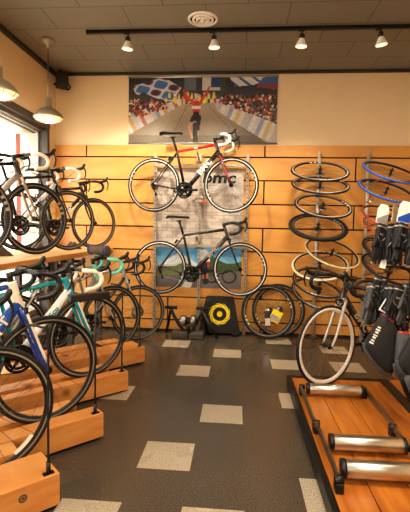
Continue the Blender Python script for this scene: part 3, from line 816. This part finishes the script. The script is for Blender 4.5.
W2 = [((1.74, 5.05, 2.055), 26, 13, 'blue_rim', 'blue rimmed wheel, upper of the two at the top of the right pole'),
      ((1.70, 5.05, 1.845), 26, 13, 'blue_rim', 'blue rimmed wheel, lower of the two near the top of the right pole'),
      ((1.74, 5.05, 1.53), 26, 14, 'red_rim', 'red rim partly hidden by white glove cards, upper of the two'),
      ((1.76, 5.05, 1.40), 26, 16, 'red_rim', 'red rim mostly hidden behind gloves, lower of the two'),
      ((1.77, 5.05, 1.12), 24, 18, 'hybrid', 'thick tyred wheel behind the gloves on the right pole, upper one'),
      ((1.77, 5.05, .93), 24, 18, 'hybrid', 'thick tyred wheel behind the gloves on the right pole, lower one'),
      ((1.70, 5.05, .62), 24, 10, 'thin', 'thin black wheel lowest on the right pole behind podium bike')]
for h, tl, ro, k, lab in W2: hang_wheel(t2, lab, k, h, tl, ro)

# two wheels leaning on the wall at floor level
def lean_wheel(label, x, y0, kind):
    R = WC[kind][5] if kind in WC else wheel_meshes(kind)[5]
    a = R45(12)
    o = make_wheel('bicycle_wheel', kind); o.rotation_euler = (-a, 0, .05)
    o.location = (x, y0+R*math.sin(a), R*math.cos(a)+.012); tag(o, label, 'wheel'); return o
lw2 = lean_wheel('wheel leaning on the cladding, the rear of the two on the floor', .535, 5.305, 'hybrid')
lw1 = lean_wheel('wheel with yellow tag leaning on another wheel, front of the two on the floor', .40, 5.20, 'hybrid')
def hang_tag(label, w_, h_, colr, loc, ry, band=None):
    t = thing('price_tag', label, 'tag', loc)
    t.rotation_euler = (R45(-12), ry, 0)
    bm = bmesh.new(); box(bm, (-w_/2, -.002, -h_), (w_/2, .002, 0), 0, .0008); obj('card', bm, M[colr], t)
    if band:
        bm = bmesh.new(); box(bm, (-w_/2*.9, -.0035, -h_*.9), (w_/2*.9, -.002, -h_*.45)); obj('printed_panel', bm, M[band], t)
    return t
hang_tag('yellow card tag tied to the front floor wheel', .13, .15, 'yellow', (.52, 5.19, .37), R45(28), 'silver')
hang_tag('silver and black tag at the hub of the front floor wheel', .07, .2, 'black', (.375, 5.17, .37), R45(-4), 'silver')

# ------------------------------------------------------------------ TRAINER + SIGN
t = thing('bike_trainer', 'black folding indoor bike trainer standing on the floor before the black sign', 'bike trainer', (-.6, 5.2, 0))
bm = bmesh.new(); sweep(bm, smooth_path([(-.30, .12, .02), (-.26, .06, .2), (-.225, 0, .36)], 3), .018, 10)
sweep(bm, smooth_path([(-.225, 0, .36), (-.17, -.01, .24), (-.06, -.02, .09), (.03, -.02, .07), (.09, -.02, .16), (.17, -.02, .34)], 4), .02, 10)
sweep(bm, [(.17, -.02, .34), (.27, -.05, .18), (.37, -.09, .012)], .018, 10); sweep(bm, [(.17, -.02, .34), (.24, .12, .012)], .016, 10)
obj('trainer_frame', bm, M['black'], t)
for x in (-.225, .17):
    bm = bmesh.new(); sweep(bm, [(x-.075, -.01, .37), (x-.07, -.01, .37), (x+.065, -.01, .37), (x+.08, -.01, .37)], [.012, .02, .02, .026], 10); obj('axle_clamp', bm, M['black_metal'], t)
for a, b in (((-.2, -.06), (.0, .0)), ((.04, -.09), (.2, -.02))):
    bm = bmesh.new(); box(bm, (a[0], a[1]-.05, 0), (b[0], b[1]+.06, .085), 0, .012); obj('foot_block', bm, M['grey_frame'], t)
bm = bmesh.new(); A = Matrix.Translation((-.0, -.03, .21)) @ Matrix.Rotation(PI/2, 4, 'Y')
lathe(bm, [(0, -.1), (.05, -.1), (.07, -.085), (.07, -.03), (.045, -.02), (.045, .03), (.075, .035), (.075, .085), (.05, .1), (0, .1)], 24, A, [0, 0, 0, 1, 1, 1, 0, 0, 0]); obj('flywheel', bm, [M['steel'], M['black_metal']], t)
bm = bmesh.new(); sweep(bm, [(.0, -.03, .15), (.0, -.03, .08)], .03, 10); obj('mount', bm, M['black'], t)

t = thing('sign_board', 'black trapezoid sign board with yellow ring emblem behind the trainer', 'sign', (-.215, 5.33, 0))
t.rotation_euler = (R45(-6), 0, 0)
bm = bmesh.new(); fs = prism(bm, [(-.27, .03), (.27, .03), (.18, .49), (.165, .505), (-.165, .505), (-.18, .49)], -.02, .02); obj('board', bm, M['black'], t)
bm = bmesh.new(); box(bm, (-.24, -.05, 0), (-.16, .05, .035), 0, .004); obj('foot', bm, M['black_metal'], t)
bm = bmesh.new(); box(bm, (.16, -.05, 0), (.24, .05, .035), 0, .004); obj('foot', bm, M['black_metal'], t)
bm = bmesh.new(); zc = .275
def blade(a0, r0, r1, span):
    n = 10; A_ = []; B_ = []
    for i in range(n+1):
        f = i/n; a = a0+span*f; rr = r0+(r1-r0)*f; wd = .030*(1-f)**.7*min(1, f*6+.3)
        A_.append(((rr+wd*.5)*math.cos(a), (rr+wd*.5)*math.sin(a))); B_.append(((rr-wd*.5)*math.cos(a), (rr-wd*.5)*math.sin(a)))
    for i in range(n):
        q = [bm.verts.new((p[0], -.0225, zc+p[1])) for p in (A_[i], A_[i+1], B_[i+1], B_[i])]
        bm.faces.new(q)
for k in range(9): blade(2*PI*k/9, .098, .142, 1.3)
for k in range(48):
    a, b = 2*PI*k/48, 2*PI*(k+1)/48
    bm.faces.new([bm.verts.new((r*math.cos(x), -.0225, zc+r*math.sin(x))) for r, x in ((.088, a), (.108, a), (.108, b), (.088, b))])
obj('emblem_ring', bm, M['yellow'], t)
bm = bmesh.new()
for k in range(24):
    a, b = 2*PI*k/24, 2*PI*(k+1)/24
    bm.faces.new([bm.verts.new(p) for p in ((0, -.0225, zc), (.036*math.cos(a), -.0225, zc+.036*math.sin(a)), (.036*math.cos(b), -.0225, zc+.036*math.sin(b)))])
obj('emblem_dot', bm, M['yellow'], t)

# ------------------------------------------------------------------ PODIUM + ROLLERS
t = thing('podium', 'low wooden podium of orange boards with black edging on the right', 'podium', (.46, .6, 0))
PZ = .085
bm = bmesh.new(); tones = []
x = .035
for w_ in (.19, .2, .2, .195):
    fs = box(bm, (x+.002, -.6, .05), (min(x+w_, .785)-.002, 3.04, PZ), 0, .002); tones += [random.random()]*0; x += w_
obj('deck_boards', bm, M['podium'], t)
bm = bmesh.new(); box(bm, (0, -.6, 0), (.035, 3.1, PZ+.002), 0, .003); box(bm, (.035, 3.04, 0), (.785, 3.1, PZ+.002), 0, .003); box(bm, (.785, -.6, 0), (.87, 3.1, PZ+.002), 0, .002)
obj('edging', bm, M['black'], t)
bm = bmesh.new(); box(bm, (.04, -.55, 0), (.78, 3.03, .05)); obj('base', bm, M['groove'], t)
bm = bmesh.new(); prism(bm, [(.872, -.6), (2.2, -.6), (2.2, 3.85), (1.03, 3.85), (1.03, 3.1), (.872, 3.1)], 0, PZ, 0, 'xy'); obj('side_deck', bm, M['podium'], t)

r0 = (.46, .6, 0)
t = thing('bike_rollers', 'set of steel training rollers with three drums lying on the podium', 'rollers', (.76, 2.7, PZ))
def drum(y, r, z):
    bm = bmesh.new(); A = Matrix.Translation((.012, y-2.7, z-PZ)) @ Matrix.Rotation(PI/2, 4, 'Y')
    lathe(bm, [(0, -.2), (r-.006, -.2), (r, -.194), (r, .194), (r-.006, .2), (0, .2)], 36, A); d = obj('drum', bm, M['chrome'], t)
    for s in (-1, 1):
        bm = bmesh.new(); A2 = Matrix.Translation((.012+s*.203, y-2.7, z-PZ)) @ Matrix.Rotation(PI/2, 4, 'Y')
        lathe(bm, [(0, -.012), (r+.002, -.012), (r+.002, .008), (.012, .01), (.012, .03), (0, .03)], 24, A2); obj('end_cap', bm, M['black'], d)
drum(3.24, .042, .145); drum(2.415, .045, .148); drum(2.14, .047, .15)
for s in (-1, 1):
    bm = bmesh.new(); X = s*.236
    for a, b in ((-.66, -.02), (-.08, .58)):
        box(bm, (X-.008+(.010*s if a > -.3 else 0), a, .045), (X+.008+(.010*s if a > -.3 else 0), b, .078), 0, .002)
    obj('rail', bm, M['steel'], t)
    for y in (-.655, -.05, .565):
        bm = bmesh.new(); box(bm, (X-.02, y-.03, 0), (X+.02, y+.03, .05), 0, .006); lathe(bm, [(0, -.02), (.022, -.02), (.022, .02), (0, .02)], 14, Matrix.Translation((X, y, .06)) @ Matrix.Rotation(PI/2, 4, 'Y')); obj('foot', bm, M['black'], t)

# ------------------------------------------------------------------ ACCESSORY RACK, GLOVES, OVERSHOES
RY = 3.0
t = thing('accessory_rack', 'black accessory rack with hook bars full of gloves at right edge', 'rack', (1.6, RY, PZ))
bm = bmesh.new(); box(bm, (-.02, -.02, 0), (.02, .02, 1.75), 0, .003); obj('post', bm, M['black_metal'], t)
bm = bmesh.new(); box(bm, (-.28, -.28, 0), (.28, .28, .015), 0, .004); obj('base_plate', bm, M['black_metal'], t)
bars = []
for z, yo, ln, mk in ((1.56, -.04, .7, 'chrome'), (1.14, .0, .66, 'chrome'), (.91, -.09, .62, 'black_metal'), (.43, -.36, .5, 'black_metal')):
    bm = bmesh.new(); sweep(bm, [(.0, 0, z-PZ), (0, yo, z-PZ), (-ln, yo, z-PZ), (-ln-.015, yo, z-PZ+.02)], .005, 8); obj('hook_bar', bm, M[mk], t)

def finger(bm, a, b, r, mi=0):
    a, b = V(a), V(b); m = (a+b)/2+V((0, -.006, 0))
    sweep(bm, smooth_path([a, m, b, b+(b-m).normalized()*r*.7], 3), [r*.95]*3+[r]*3+[r*.98, r*.9, r*.75, r*.3], 8, mi, flat=.8)
def glove_mesh(c, fl=1.):
    bm = bmesh.new()
    puffy(bm, [(-.034, -.03), (-.038, -.07), (-.046, -.12), (-.047, -.165), (-.03, -.18), (0, -.183), (.03, -.18), (.046, -.165), (.045, -.12), (.038, -.07), (.034, -.03), (0, -.026)], .018)
    for x, l, r in ((-.036, .065, .0105), (-.0125, .085, .0115), (.0125, .078, .0115), (.035, .056, .0105)):
        finger(bm, (x, 0, -.165), (x*1.25, -.005, -.18-l*fl), r)
    finger(bm, (-.035, 0, -.10), (-.066, -.008, -.175), .013)
    sweep(bm, [(.036*math.cos(a), .019*math.sin(a), -.05) for a in [2*PI*k/16 for k in range(16)]], .0045, 6, closed=True, mi=1)
    box(bm, (-.02, -.0195, -.10), (.018, -.0165, -.09), 1); sweep(bm, smooth_path([(-.04, -.012, -.11), (-.02, -.019, -.13), (.015, -.019, -.14), (.042, -.012, -.165)], 3), .0022, 5, 1)
    return mesh_of(bm, 'glove', [M[c], M['silver']])
GM = {c: glove_mesh(c) for c in ('fabric', 'fabric_grey')}
def gloves(label, x, z, y=RY-.04, rz=0., c='fabric', card='white', panel=None, s=1., ch=.10, cw=.05):
    t = thing('glove_pair', label, 'gloves', (x, y, z), rz, 'gloves hanging on the accessory rack'); t.scale = (.74*s, .85*s, .98*s); t.rotation_euler = (0, R45(9), rz)
    g = link('glove', GM[c], t, (-.012, -.022, -.075), (0, R45(5), .5)); g = link('glove', GM[c], t, (.014, .016, -.075), (0, R45(-4), -.5)); g.scale = (-1, 1, 1)
    if card:
        bm = bmesh.new(); prism(bm, [(-cw, -ch), (cw, -ch), (cw, -.01), (cw*.6, .018), (-cw*.6, .018), (-cw, -.01)], -.003, .003); cd = obj('header_card', bm, M[card], t)
        if panel:
            bm = bmesh.new(); prism(bm, [(-cw+.003, -ch+.004), (cw-.003, -ch+.004), (cw-.003, -ch*.35), (-cw+.003, -ch*.75)], -.0045, -.003); obj('printed_panel', bm, M[panel], cd)
    return t
gloves('black gloves on a white card with grey print, leftmost of the top row', .985, 1.535, RY-.04, .25, card='white', panel='silver', s=1.12)
gloves('black gloves on a plain tan card, second from left in top row', 1.045, 1.54, RY-.08, .9, card='champagne', s=1.15)
gloves('black gloves on a white and blue card in the top row', 1.10, 1.55, RY-.12, .2, card='white', panel='blue_rim', s=1.22)
gloves('black gloves on a red card at the right edge of top row', 1.16, 1.56, RY-.18, .3, card='red', s=1.22)
gloves('dark gloves behind the white and blue card, half hidden', 1.08, 1.53, RY+.05, -.5, c='fabric', card=None, s=1.2)
gloves('grey gloves hanging at left end of the middle row', .95, 1.13, RY-.02, .4, c='fabric_grey', card=None, s=1.2)
gloves('black gloves with small white tag, second in the middle row', 1.0, 1.17, RY-.04, -.3, c='fabric', card='white', s=1.05, ch=.05, cw=.025)
gloves('black gloves third from the left in the middle row', 1.05, 1.135, RY-.08, .5, c='fabric', card=None, s=1.22)
gloves('black gloves near the right edge in the middle row', 1.11, 1.14, RY-.14, -.2, c='fabric', card=None, s=1.25)
gloves('dark gloves deeper in the middle row, behind the white tag', 1.03, 1.12, RY+.04, .1, c='fabric_grey', card=None, s=1.2)
gloves('dark grey gloves at the far right of the middle row, before the bag', 1.155, 1.15, RY-.10, .2, c='fabric_grey', card=None, s=1.2)
gloves('small dark gloves between the two rows, left of the rack bar', .975, 1.10, RY+.05, .6, c='fabric', card=None, s=1.15)
gloves('black gloves low on the rack, leftmost of the lowest row', 1.04, .92, RY-.05, -.2, c='fabric', card=None, s=1.0)
gloves('black gloves low on the rack with a white tag, above the grey shoe cover', 1.085, .90, RY-.06, .3, c='fabric', card='white', s=1.1, ch=.05, cw=.03)
gloves('black gloves low on the rack at the right edge, no card', 1.14, .91, RY-.10, -.4, c='fabric', card=None, s=1.15)
def overshoe(label, loc, rz, outline, cuff, sole, c='fabric', marks=None, s=1., thick=.04):
    t = thing('shoe_cover', label, 'shoe cover', loc, rz, 'shoe covers on the accessory rack'); t.scale = (s,)*3
    bm = bmesh.new(); puffy(bm, outline, thick); obj('upper', bm, M[c], t)
    bm = bmesh.new(); sweep(bm, smooth_path([(x, 0, z) for x, z in sole], 3), .009, 8, flat=2.); obj('sole_strip', bm, M['fabric_grey'], t)
    bm = bmesh.new(); (ax, az), (bx, bz) = cuff; n = 20; dx, dz = (bx-ax)/2, (bz-az)/2
    sweep(bm, [((ax+bx)/2+dx*math.cos(a), .02*math.sin(a), (az+bz)/2+dz*math.cos(a)) for a in [2*PI*k/n for k in range(n)]], .005, 6, closed=True); obj('cuff_lining', bm, M['red'], t)
    if marks:
        (ax, az), (bx, bz) = marks; bm = bmesh.new()
        d = V((bx-ax, 0, bz-az)).normalized(); nrm = V((0, -1, 0)); up = nrm.cross(d)
        for k, (w0, h0) in enumerate(((.012, .03), (.01, .024), (.014, .022), (.008, .03), (.013, .022), (.011, .03), (.009, .022))):
            box(bm, (k*.019-.066, -h0/2, -.001), (k*.019-.066+w0, h0/2, .001))
        o = obj('side_mark', bm, M['white'], t)
        o.matrix_local = Matrix.Translation(((ax+bx)/2, -thick*.93, (az+bz)/2)) @ Matrix((d, up, nrm)).transposed().to_4x4()
    bm = bmesh.new(); m_ = V(((cuff[0][0]+cuff[1][0])/2, 0, (cuff[0][1]+cuff[1][1])/2)); sweep(bm, [m_, m_+V((.004, 0, .05)), m_+V((.008, 0, .085))], .003, 6); obj('hanger_loop', bm, M['black'], t)
    return t
O1 = [(-.042, .028), (-.075, -.03), (-.11, -.10), (-.142, -.16), (-.142, -.195), (-.11, -.25), (-.06, -.31), (.0, -.365), (.04, -.375), (.07, -.34), (.075, -.25), (.07, -.15), (.055, -.06), (.042, -.030)]
overshoe('black neoprene shoe cover with white side lettering, leftmost above podium', (1.0, RY-.16, .80), .05, O1, ((-.04, .026), (.04, -.028)), [(-.146, -.17), (-.13, -.225), (-.07, -.30), (.0, -.366), (.045, -.378)], marks=((-.117, -.17), (-.058, -.04)))
O2 = [(-.035, .01), (-.04, -.08), (-.045, -.17), (-.035, -.25), (-.005, -.29), (.035, -.30), (.06, -.26), (.07, -.16), (.06, -.07), (.04, .0), (0, .012)]
overshoe('grey shoe cover with red lining beside the lettered black one', (1.075, RY-.24, .72), .15, O2, ((-.032, .01), (.036, .0)), [(-.046, -.2), (-.03, -.262), (.0, -.298), (.04, -.306)], 'fabric_grey')
overshoe('dark shoe cover at the right edge, in front of the grey one', (1.135, RY-.30, .70), .1, O1, ((-.04, .026), (.04, -.028)), [(-.146, -.17), (-.13, -.225), (-.07, -.30), (.0, -.366), (.045, -.378)], s=.8)
# header card of the shoe covers
t = thing('product_card', 'white and black product card above the lettered shoe cover', 'card', (1.03, RY-.13, .905)); t.rotation_euler = (0, R45(30), .1); t.scale = (.75,)*3
bm = bmesh.new(); prism(bm, [(-.06, -.12), (.06, -.12), (.06, 0), (.02, .02), (-.02, .02), (-.06, 0)], -.003, .003); obj('card', bm, M['white'], t)
bm = bmesh.new(); box(bm, (-.05, -.005, -.105), (.05, -.003, -.02)); p_ = obj('printed_panel', bm, M['black'], t)
bm = bmesh.new(); box(bm, (-.03, -.0065, -.09), (-.005, -.005, -.06)); box(bm, (.01, -.0065, -.095), (.035, -.005, -.06)); obj('printed_patch', bm, M['silver'], p_)
# shoes with white panels at the bottom right
def shoe(label, loc, rz):
    t = thing('cycling_shoe', label, 'shoe', loc, 0, 'cycling shoes at the right edge'); t.rotation_euler = (0, R45(62), rz)
    bm = bmesh.new(); t.scale = (.62,)*3; puffy(bm, [(-.13, .0), (-.14, .05), (-.12, .09), (-.06, .085), (0, .065), (.08, .045), (.13, .03), (.14, .01), (.1, -.004), (0, -.006)], .042); obj('upper', bm, M['fabric_grey'], t)
    bm = bmesh.new(); sweep(bm, smooth_path([(-.14, 0, .0), (-.06, 0, -.012), (.04, 0, -.014), (.13, 0, .0)], 3), .012, 8, flat=3.); obj('sole', bm, M['black'], t)
    bm = bmesh.new()
    for x in (-.03, .02, .06): prism(bm, [(x-.012, .066-.35*max(0, x)), (x+.012, .06-.35*max(0, x)), (x+.03, .012), (x+.006, .012)], -.047, -.03)
    obj('strap', bm, M['white'], t)
    bm = bmesh.new(); sweep(bm, [(-.135, 0, .05), (-.19, 0, .06), (-.26, 0, .05)], .004, 6); obj('hanger_loop', bm, M['black'], t)
    return t
shoe('grey cycling shoe with white straps hanging over the podium, left one', (1.085, RY-.33, .385), .2)
shoe('grey cycling shoe with white straps hanging at the right edge over the podium', (1.105, RY-.42, .345), .3)
# large black bag at the frame edge
t = thing('saddle_bag', 'black padded bag hanging at the right edge among the gloves', 'bag', (1.185, RY-.24, 1.0))
bm = bmesh.new(); puffy(bm, [(-.07, .3), (-.08, .2), (-.085, .05), (-.08, -.12), (-.05, -.2), (.1, -.2), (.14, -.12), (.15, .1), (.14, .28), (.05, .33)], .06); obj('body', bm, M['fabric'], t)
bm = bmesh.new(); sweep(bm, smooth_path([(-.06, -.055, .2), (.02, -.068, .16), (.12, -.055, .2)], 3), .006, 6); obj('zip', bm, M['silver'], t)
bm = bmesh.new(); sweep(bm, smooth_path([(.0, 0, .31), (.02, .1, .45), (.03, .2, .565), (.05, .1, .46), (.07, 0, .32)], 4), .005, 6); obj('hanger_loop', bm, M['black'], t)

# ------------------------------------------------------------------ CEILING FIXTURES
def pendant(label, x, y, zs_):
    t = thing('pendant_lamp', label, 'lamp', (x, y, CZ), 0)
    bm = bmesh.new(); lathe(bm, [(0, 0), (.07, 0), (.072, -.02), (.05, -.035), (.022, -.05), (.018, -.09), (0, -.09)], 24); obj('canopy', bm, M['shade'], t)
    h = CZ-zs_
    bm = bmesh.new(); tube(bm, (0, 0, -.08), (0, 0, -h+.16), .008, .008, 10); obj('rod', bm, M['steel'], t)
    bm = bmesh.new()
    lathe(bm, [(0, -h+.20), (.03, -h+.20), (.036, -h+.185), (.036, -h+.11), (.052, -h+.095), (.085, -h+.08), (.13, -h+.045), (.155, -h+.005), (.158, -h-.01), (.152, -h-.01), (.125, -h+.03), (.08, -h+.065), (0, -h+.08)], 32); obj('lamp_shade', bm, M['shade'], t)
    bm = bmesh.new(); lathe(bm, [(.149, -h-.004), (.13, -h-.028), (.08, -h-.044), (0, -h-.05)], 28); obj('lens', bm, M['lamp_glass'], t)
    bm = bmesh.new()
    for k in range(8):
        a = 2*PI*k/8; sweep(bm, [(.154*math.cos(a), .154*math.sin(a), -h-.008), (.135*math.cos(a), .135*math.sin(a), -h-.036), (.085*math.cos(a), .085*math.sin(a), -h-.056), (0, 0, -h-.062)], .0028, 5)
    sweep(bm, [(.135*math.cos(a), .135*math.sin(a), -h-.036) for a in [2*PI*k/28 for k in range(28)]], .0028, 5, closed=True)
    obj('wire_guard', bm, M['steel'], t)
    li = bpy.data.lights.new('pendant glow', 'POINT'); li.energy = 9; li.color = (1, .8, .58); li.shadow_soft_size = .1
    lo = bpy.data.objects.new('pendant_light', li); COL.objects.link(lo); lo.location = (x, y, zs_-.14)
pendant('caged industrial pendant lamp hanging fully in view near the back corner', -2.085, 4.5, 2.545)
pendant('caged industrial pendant lamp cut off by the left edge of the photo', -1.99, 3.38, 2.46)

t = thing('ceiling_track', 'long black lighting track on the ceiling', 'track', (.6, 4.31, CZ))
bm = bmesh.new(); box(bm, (-2.18, -.018, -.035), (2.45, .018, 0), 0, .003); obj('rail', bm, M['black'], t)
bm = bmesh.new(); box(bm, (-2.19, -.02, -.037), (-2.17, .02, 0), 0, .002); obj('end_cap', bm, M['black_metal'], t)
for x, lab, ry, aim in ((-1.17, 'track spot light nearest the corner, leftmost on the black track', 4, (-1.3, 5.3, 1.6)), (-.3, 'second track spot light from the left, beside the round vent', -2, (-.5, 5.3, 1.5)), (.57, 'third track spot light from the left', 3, (.7, 5.2, 1.2)), (1.31, 'track spot light at far right of the photo', -8, (1.5, 4.6, 1.0)), (2.05, None, 0, (1.8, 4.2, .8))):
    t = thing('track_light', lab or 'track spot light beyond the right edge of the photo', 'spot light', (x, 4.31, CZ-.035), 0, 'spot lights on the ceiling track')
    t.rotation_euler = (R45(5), R45(ry), 0)
    bm = bmesh.new(); box(bm, (-.03, -.016, -.012), (.03, .016, 0), 0, .003); tube(bm, (.012, 0, -.01), (.012, 0, -.045), .008, .008, 10); obj('mount', bm, M['black'], t)
    bm = bmesh.new(); lathe(bm, [(0, -.035), (.024, -.035), (.026, -.04), (.026, -.075), (0, -.075)], 18, Matrix.Translation((.012, 0, 0))); obj('lamp_holder', bm, M['black'], t)
    bm = bmesh.new(); lathe(bm, [(.024, -.073), (.028, -.085), (.048, -.125), (.056, -.14), (.056, -.15), (.05, -.154), (0, -.156)], 22, Matrix.Translation((.012, 0, 0)), [0, 0, 0, 0, 1, 1]); obj('bulb', bm, [M['white'], M['bulb']], t)
    li = bpy.data.lights.new('track spot', 'SPOT'); li.energy = {-1.17: 130, -.3: 125, .57: 75, 1.31: 60}.get(x, 40); li.color = (1, .88, .70); li.spot_size = R45(86); li.spot_blend = .8; li.shadow_soft_size = .06
    lo = bpy.data.objects.new('spot_light', li); COL.objects.link(lo); lo.location = (x, 4.32, CZ-.26)
    lo.rotation_euler = (V(aim)-lo.location).to_track_quat('-Z', 'Y').to_euler()

t = thing('ceiling_vent', 'round white ring vent in the ceiling above the track', 'vent', (-.383, 4.12, CZ))
for r0_, r1_, z in ((.145, .122, -.008), (.103, .084, -.016), (.066, .05, -.022)):
    bm = bmesh.new(); lathe(bm, [(r0_, 0), (r0_, z), (r1_, z-.006), (r1_, 0)], 36); obj('ring', bm, M['white'], t)
bm = bmesh.new(); lathe(bm, [(0, -.028), (.03, -.026), (.032, 0), (0, 0)], 30); obj('centre_disc', bm, M['white'], t)
bm = bmesh.new(); lathe(bm, [(.12, -.001), (0, -.001)], 30); obj('dark_throat', bm, M['groove'], t)

t = thing('loudspeaker', 'black boxy loudspeaker on a bracket in the upper left corner', 'speaker', (-2.275, 5.3, 3.20))
t.rotation_euler = (R45(-8), 0, R45(35))
bm = bmesh.new(); box(bm, (-.07, -.06, -.08), (.07, .06, .1), 0, .012); obj('cabinet', bm, M['black'], t)
bm = bmesh.new(); box(bm, (-.058, -.064, -.068), (.058, -.06, .085), 0, .001); obj('grille', bm, M['graphite'], t)
bm = bmesh.new(); sweep(bm, [(-.09, .02, -.05), (-.09, 0, -.05), (-.07, 0, -.04)], .012, 8); obj('pivot_knob', bm, M['black_metal'], t)
bm = bmesh.new(); sweep(bm, smooth_path([(.07, 0, -.02), (.1, 0, -.05), (.07, 0, -.1), (.05, 0, -.09)], 3), .01, 8); obj('tilt_handle', bm, M['black_metal'], t)
bm = bmesh.new(); sweep(bm, [(0, .03, .09), (0, .05, .17)], .018, 8); obj('bracket', bm, M['black_metal'], t)
bm = bmesh.new(); sweep(bm, smooth_path([(-.06, 0, -.08), (-.02, -.01, -.115), (.04, -.01, -.105), (.065, 0, -.085)], 4), .003, 5); obj('cable', bm, M['black'], t)

# ------------------------------------------------------------------ LIGHT
wd = bpy.data.worlds.new('sky'); sc.world = wd; wd.use_nodes = True
bg = wd.node_tree.nodes['Background']; bg.inputs['Color'].default_value = (1, .97, .92, 1); bg.inputs['Strength'].default_value = 8
li = bpy.data.lights.new('window portal', 'AREA'); li.shape = 'RECTANGLE'; li.size = WY1-WY0; li.size_y = WZ1-WZ0; li.cycles.is_portal = True
lo = bpy.data.objects.new('window_portal', li); COL.objects.link(lo); lo.location = (WX-.34, (WY0+WY1)/2, (WZ0+WZ1)/2); lo.rotation_euler = (0, -PI/2, 0)
def ceiling_fill(x, y, e, sx, sy, col=(1, .90, .76)):  # added fill: bare area light under the ceiling, out of view, no fixture
    li = bpy.data.lights.new('ceiling fill light', 'AREA'); li.shape = 'RECTANGLE'; li.size = sx; li.size_y = sy; li.energy = e; li.color = col
    lo = bpy.data.objects.new('ceiling_fill_light', li); COL.objects.link(lo); lo.location = (x, y, CZ-.03)
ceiling_fill(.4, 1.4, 110, 1.6, 1.0); ceiling_fill(.4, -1.2, 90, 1.6, 1.0); ceiling_fill(2.0, 2.2, 8, .8, .8)

# ------------------------------------------------------------------ CAMERA
cam = bpy.data.cameras.new('camera'); co = bpy.data.objects.new('camera', cam); COL.objects.link(co)
cam.sensor_fit = 'AUTO'; cam.sensor_width = 36; cam.lens = 36*419.98/512; cam.clip_start = .02
yaw, pitch, roll = -.078, -.0652, .0183
F = V((math.sin(yaw)*math.cos(pitch), math.cos(yaw)*math.cos(pitch), math.sin(pitch)))
r = V((math.cos(yaw), -math.sin(yaw), 0)); u = r.cross(F)
r, u = r*math.cos(roll)+u*math.sin(roll), u*math.cos(roll)-r*math.sin(roll)
co.matrix_world = Matrix.Translation((0, 0, 1.3691)) @ Matrix((r, u, -F)).transposed().to_4x4()
sc.camera = co
sc.view_settings.view_transform = 'Standard'; 
try: sc.view_settings.look = 'Medium High Contrast'
except Exception: pass
sc.view_settings.gamma = 1.; sc.view_settings.exposure = -.12
